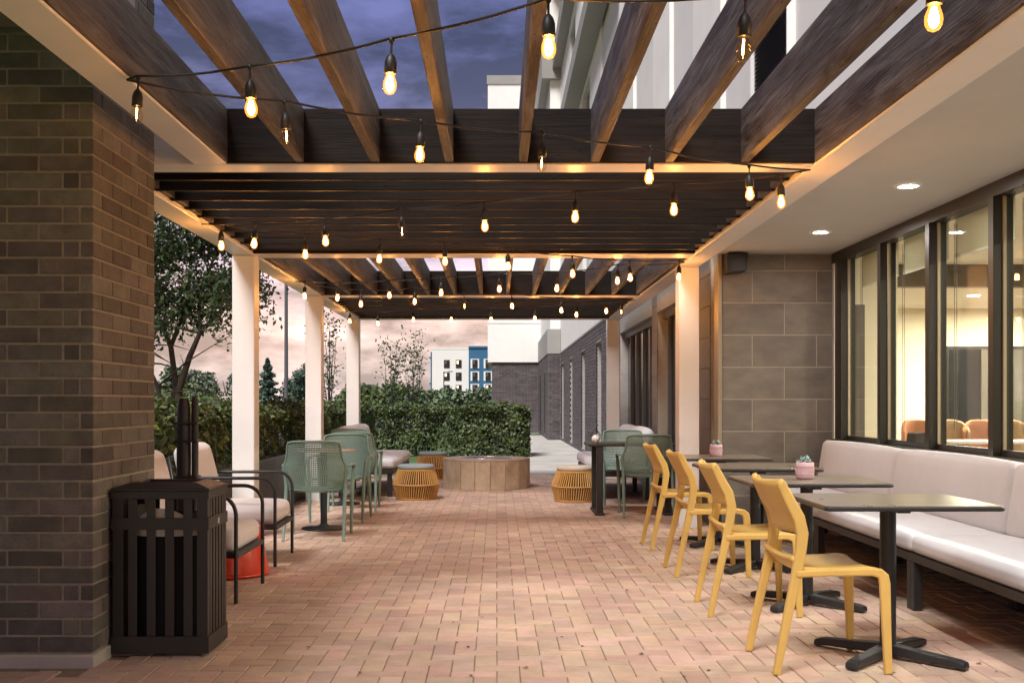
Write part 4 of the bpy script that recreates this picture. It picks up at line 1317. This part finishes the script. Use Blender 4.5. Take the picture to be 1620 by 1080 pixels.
for s in stems:
    for _ in range(9):
        i = rt_.randint(max(1, len(s) - 3), len(s) - 1)
        a = Vector(s[i])
        d = Vector((rt_.uniform(-1, 1.15), rt_.uniform(-.8, .8), rt_.uniform(-.05, .9)))
        L = rt_.uniform(.45, 1.05)
        b = a + d * L * .5; c = a + d * L + Vector((0, 0, -.08))
        limb(tk, [a, b, c], .016, .005, 5)
        tips += [b, c, (b + c) / 2]
        for _ in range(2):
            e = c + Vector((rt_.uniform(-.4, .4), rt_.uniform(-.4, .4), rt_.uniform(-.2, .35)))
            limb(tk, [c, e], .007, .003, 4); tips.append(e)
tk.build('trunk', 'bark', tr)
tp = np.array([list(t) for t in tips if t.z > 1.95])
k = rng.integers(0, len(tp), 14000)
P = tp[k] + rng.normal(0, 1, (14000, 3)) * np.array([.13, .16, .11])
extra = np.stack([rng.uniform(-2.0, 1.4, 5000), rng.uniform(-1, 1, 5000), rng.uniform(3.1, 4.6, 5000)], 1)
P = np.concatenate([P, extra]); P = P[P[:, 2] > 1.75 + .25 * np.sin(P[:, 0] * 4)]
leaves('crown', P, .07, 'leaf_dark', tr, .5, .2)

# ---- thin young trees beyond the hedge
def sapling(label, loc, h_, spread, seed, n=480):
    rd = random.Random(seed)
    t = thing('young_tree', label, 'tree', loc, 0, 'thin young trees beyond the hedge')
    m = MB(); pts = []
    for s in range(6):
        x, y, z = rd.uniform(-.08, .08), rd.uniform(-.08, .08), 0
        dx, dy = rd.uniform(-1, 1) * spread, rd.uniform(-1, 1) * spread
        q = []
        hh = h_ * rd.uniform(.78, 1)
        for w in range(7):
            f_ = w / 6
            q.append((x + dx * f_ ** 1.4 + rd.uniform(-.03, .03), y + dy * f_ ** 1.4, hh * f_))
            if w > 2:
                for _ in range(3):
                    e = (q[-1][0] + rd.uniform(-.28, .28), q[-1][1] + rd.uniform(-.28, .28), q[-1][2] + rd.uniform(.02, .3))
                    m.tube([q[-1], e], [.006, .002], 4); pts += [e, q[-1]]
        m.tube(q, [.02, .018, .015, .012, .009, .006, .003], 5)
    m.build('trunk', 'bark', t)
    pp = np.array(pts); kk = rng.integers(0, len(pp), n)
    leaves('crown', pp[kk] + rng.normal(0, .09, (n, 3)), .09, 'leaf_dark', t, .55, .2)
sapling('thin young tree standing second from the far white building', (-3.0, 30, 0), 2.95, .45, 3)
sapling('thin young tree nearest to the far white building', (-2.38, 30.5, 0), 3.15, .3, 8)
sapling('thin young tree seen between the two farther left posts', (-4.35, 28, 0), 3.8, .4, 14, 420)

# ---- far tree line
def far_tree(label, x, y, h_, w, m, seed, cone=False, n=2600):
    rd = np.random.default_rng(seed)
    t = thing('background_tree', label, 'tree', (x, y, -.03), 0, 'trees far behind the hedge')
    MB().tube([(0, 0, 0), (.1, 0, h_ * .5), (0, 0, h_ * .85)], [w * .06, w * .04, .03], 6).build('trunk', 'bark', t)
    if cone:
        f_ = rd.random(n) ** .7
        r = (1 - f_) * w * .5 * (.75 + .35 * np.sin(f_ * 40)) + .1
        a = rd.uniform(0, 2 * PI, n); q = np.sqrt(rd.random(n))
        P = np.stack([r * q * np.cos(a), r * q * np.sin(a), .05 * h_ + f_ * h_ * .95], 1)
    else:
        nb = 16
        c = rd.normal(0, 1, (nb, 3)); c /= np.linalg.norm(c, axis=1)[:, None]
        c *= np.array([w * .33, w * .33, h_ * .26]); c[:, 2] += h_ * .55
        rr = rd.uniform(.14, .24, nb) * w
        k = rd.integers(0, nb, n)
        d = rd.normal(0, 1, (n, 3)); d /= np.linalg.norm(d, axis=1)[:, None]
        P = c[k] + d * (rr[k] * rd.random(n) ** .35)[:, None]
        low = rd.random(n) < .25
        P[low] = np.stack([rd.uniform(-w * .5, w * .5, low.sum()), rd.uniform(-w * .4, w * .4, low.sum()), rd.uniform(0, h_ * .5, low.sum())], 1)
        P[:, 2] *= h_ / P[:, 2].max()
    leaves('crown', P, w * .085, m, t, .8, .4)
FT = [(-60.5, 180, 6.6, 8.5, 'leaf_far', 'round green tree left of the multi stemmed trunk'), (-52.0, 178, 7.4, 8.0, 'leaf_far', 'rounded mid green tree right of the multi stemmed trunk'),
      (-47.2, 170, 6.3, 6.5, 'leaf_grey', 'pale grey green tree just left of the nearest left post'), (-43.6, 184, 7.3, 5.0, 'leaf_pine', 'dark tree hidden in part by the nearest left post'),
      (-38.4, 180, 8.6, 6.4, 'leaf_pine', 'dark pointed conifer right of the nearest left post'), (-34.6, 186, 6.2, 5.5, 'leaf_grey', 'low pale tree right of the dark conifer'),
      (-31.5, 180, 6.0, 5.5, 'leaf_far', 'small green tree next to the tall lamp pole'), (-29.2, 165, 7.2, 5.0, 'leaf_pine', 'dark loose tree just left of the middle left post'),
      (-25.5, 190, 5.0, 7, 'leaf_far', 'low tree between the middle and far left posts'), (-21.8, 180, 4.4, 6, 'leaf_grey', 'low grey tree seen right of the middle post'),
      (-18.6, 150, 3.4, 6.5, 'leaf_far', 'low tree right of the far left post'), (-14.6, 120, 3.4, 5.5, 'leaf_light', 'light green tree behind the second thin young tree'),
      (-11.0, 115, 3.3, 5.0, 'leaf_light', 'light green tree behind the thin tree by the white building'), (-7.6, 110, 2.7, 4.6, 'leaf_far', 'bushy tree in front of the white part of the far building'),
      (-4.2, 105, 2.7, 5.2, 'leaf_far', 'bushy tree in front of the blue part of the far building'), (-70, 175, 7, 9, 'leaf_far', 'far tree at the very left beside the brick pier'),
      (-1.0, 108, 2.8, 4.2, 'leaf_far', 'low bushy tree touching the brick wing')]
for i, (x, y, h_, w, m, lab) in enumerate(FT):
    far_tree(lab, x, y, h_, w, m, 40 + i, m == 'leaf_pine' and 'pointed' in lab)
for i, (x, y, h_, w, lab) in enumerate(((-6.2, 21, 1.5, 1.7, 'loose light shrub behind the hedge left of the nearest post'), (-7.6, 27, 1.7, 2.2, 'loose light shrub behind the hedge by the tall lamp pole'),
                                         (-5.4, 15.5, 1.35, 1.4, 'yellow green shrub under the multi stemmed tree'))):
    t = thing('shrub', lab, 'shrub', (x, y, -.03), 0, 'shrubs behind the left hedge')
    MB().tube([(0, 0, 0), (.05, 0, h_ * .6)], [.03, .015], 5).build('stem', 'bark', t)
    n = 2600
    d = rng.normal(0, 1, (n, 3)); d /= np.linalg.norm(d, axis=1)[:, None]
    P = d * (rng.random(n) ** .4)[:, None] * np.array([w * .5, w * .5, h_ * .5]) * (1 + .25 * np.sin(d[:, :1] * 7) * np.cos(d[:, 1:2] * 6)) + np.array([0, 0, h_ * .52])
    leaves('foliage', P, .09, 'leaf_light', t, .5, .3)

# ---- lamp poles
def lamp(label, x, y, h_, r):
    t = thing('lamp_pole', label, 'lamp post', (x, y, -.03), 0, 'lamp poles in the car park')
    MB().tube([(0, 0, 0), (0, 0, h_)], [r, r * .75], 10).build('pole', 'lamp_grey', t)
    MB().lathe([(r * 2, 0), (r * 2, .5), (r * 1.2, .55)], 14).build('base', 'concrete', t)
    MB().tube([(0, 0, h_ - .1), (r * 6, 0, h_)], r * .5, 6).build('arm', 'lamp_grey', t)
    MB().box(r * 6, r * 14, -r * 2.4, r * 2.4, h_ - .06, h_ + .06, .02).build('lamp_head', 'lamp_grey', t)
lamp('tall grey lamp pole rising between the nearest two left posts', -9.8, 50, 7.6, .1)
lamp('thin distant lamp pole between the middle and far left posts', -24.6, 160, 6.0, .1)
lamp('thin distant lamp pole in front of the white far building', -7.4, 150, 5.6, .09)

# ---- far hotel, white with a blue bay
fh = thing('far_building', 'distant four storey white building with a deep blue corner bay', 'building', (-15.8, 262, 0))
MB().box(0, 8.95, 0, 14, 0, 14.2).build('white_wall', 'far_white', fh)
MB().box(-.06, 9.0, -.06, 14, 14.2, 14.6).build('roof_edge', 'far_white', fh)
MB().box(-.35, -.002, .05, 14, 0, 13.6).build('side_wall', 'far_blue', fh)
MB().box(9.0, 24, -.5, 14, 0, 14.5).build('blue_wall', 'far_blue', fh)
MB().box(8.9, 24.1, -.75, 14, 14.5, 15.0).build('blue_cornice', 'far_blue', fh)
def far_win(x0, x1, z0, z1, y, lit):
    w = MB().box(x0, x1, y - .12, y - .002, z0, z1).build('window', 'far_grille', fh)
    MB().box(x0 + .1, x1 - .1, y - .16, y - .121, z0 + .85, z1 - .1).build('pane', 'dark_glass', w)
    MB().box(x0 + .2, x0 + (x1 - x0) * .5, y - .18, y - .161, z0 + .95, z1 - .2).build('curtain', 'far_lit' if lit else 'blind', w)
for r_ in range(4):
    z = 11.3 - 3.05 * r_ - 1.6
    for c, x in enumerate((2.9, 5.8)):
        far_win(x, x + 1.4, z, z + 1.75 + .2, 0, (r_ + c) % 2 == 1)
    for x in (9.4, 12.6, 16):
        MB().box(x, x + 2.1, -.62, -.501, z - .1, z + 2.2).build('window_surround', 'far_white', fh)
        far_win(x + .45, x + 1.7, z, z + 2.0, -.62, r_ == 2 and x == 12.6)
MB().add([(.9, 42.4, -.002), (1.66, 42.4, -.002), (1.66, 40.0, -.002), (.9, 40.0, -.002)], [(0, 3, 2, 1)]).build('lawn', 'grass')['kind'] = 'structure'

# ---- a few dry leaves and crumbs blown over the paving
n = 90
P = np.stack([rng.uniform(-2.1, 2.6, n), 4.7 + rng.random(n) ** 1.5 * 11, rng.uniform(.004, .007, n)], 1)
lv = leaves('fallen_leaves', P, .028, 'bark', None, .6, 6.0, np.tile(np.array([[0., 0., 1.]]), (n, 1)), .25)
struct(lv, 'stuff', 'small dry leaves and crumbs scattered over the brick paving'); lv['category'] = 'leaves'
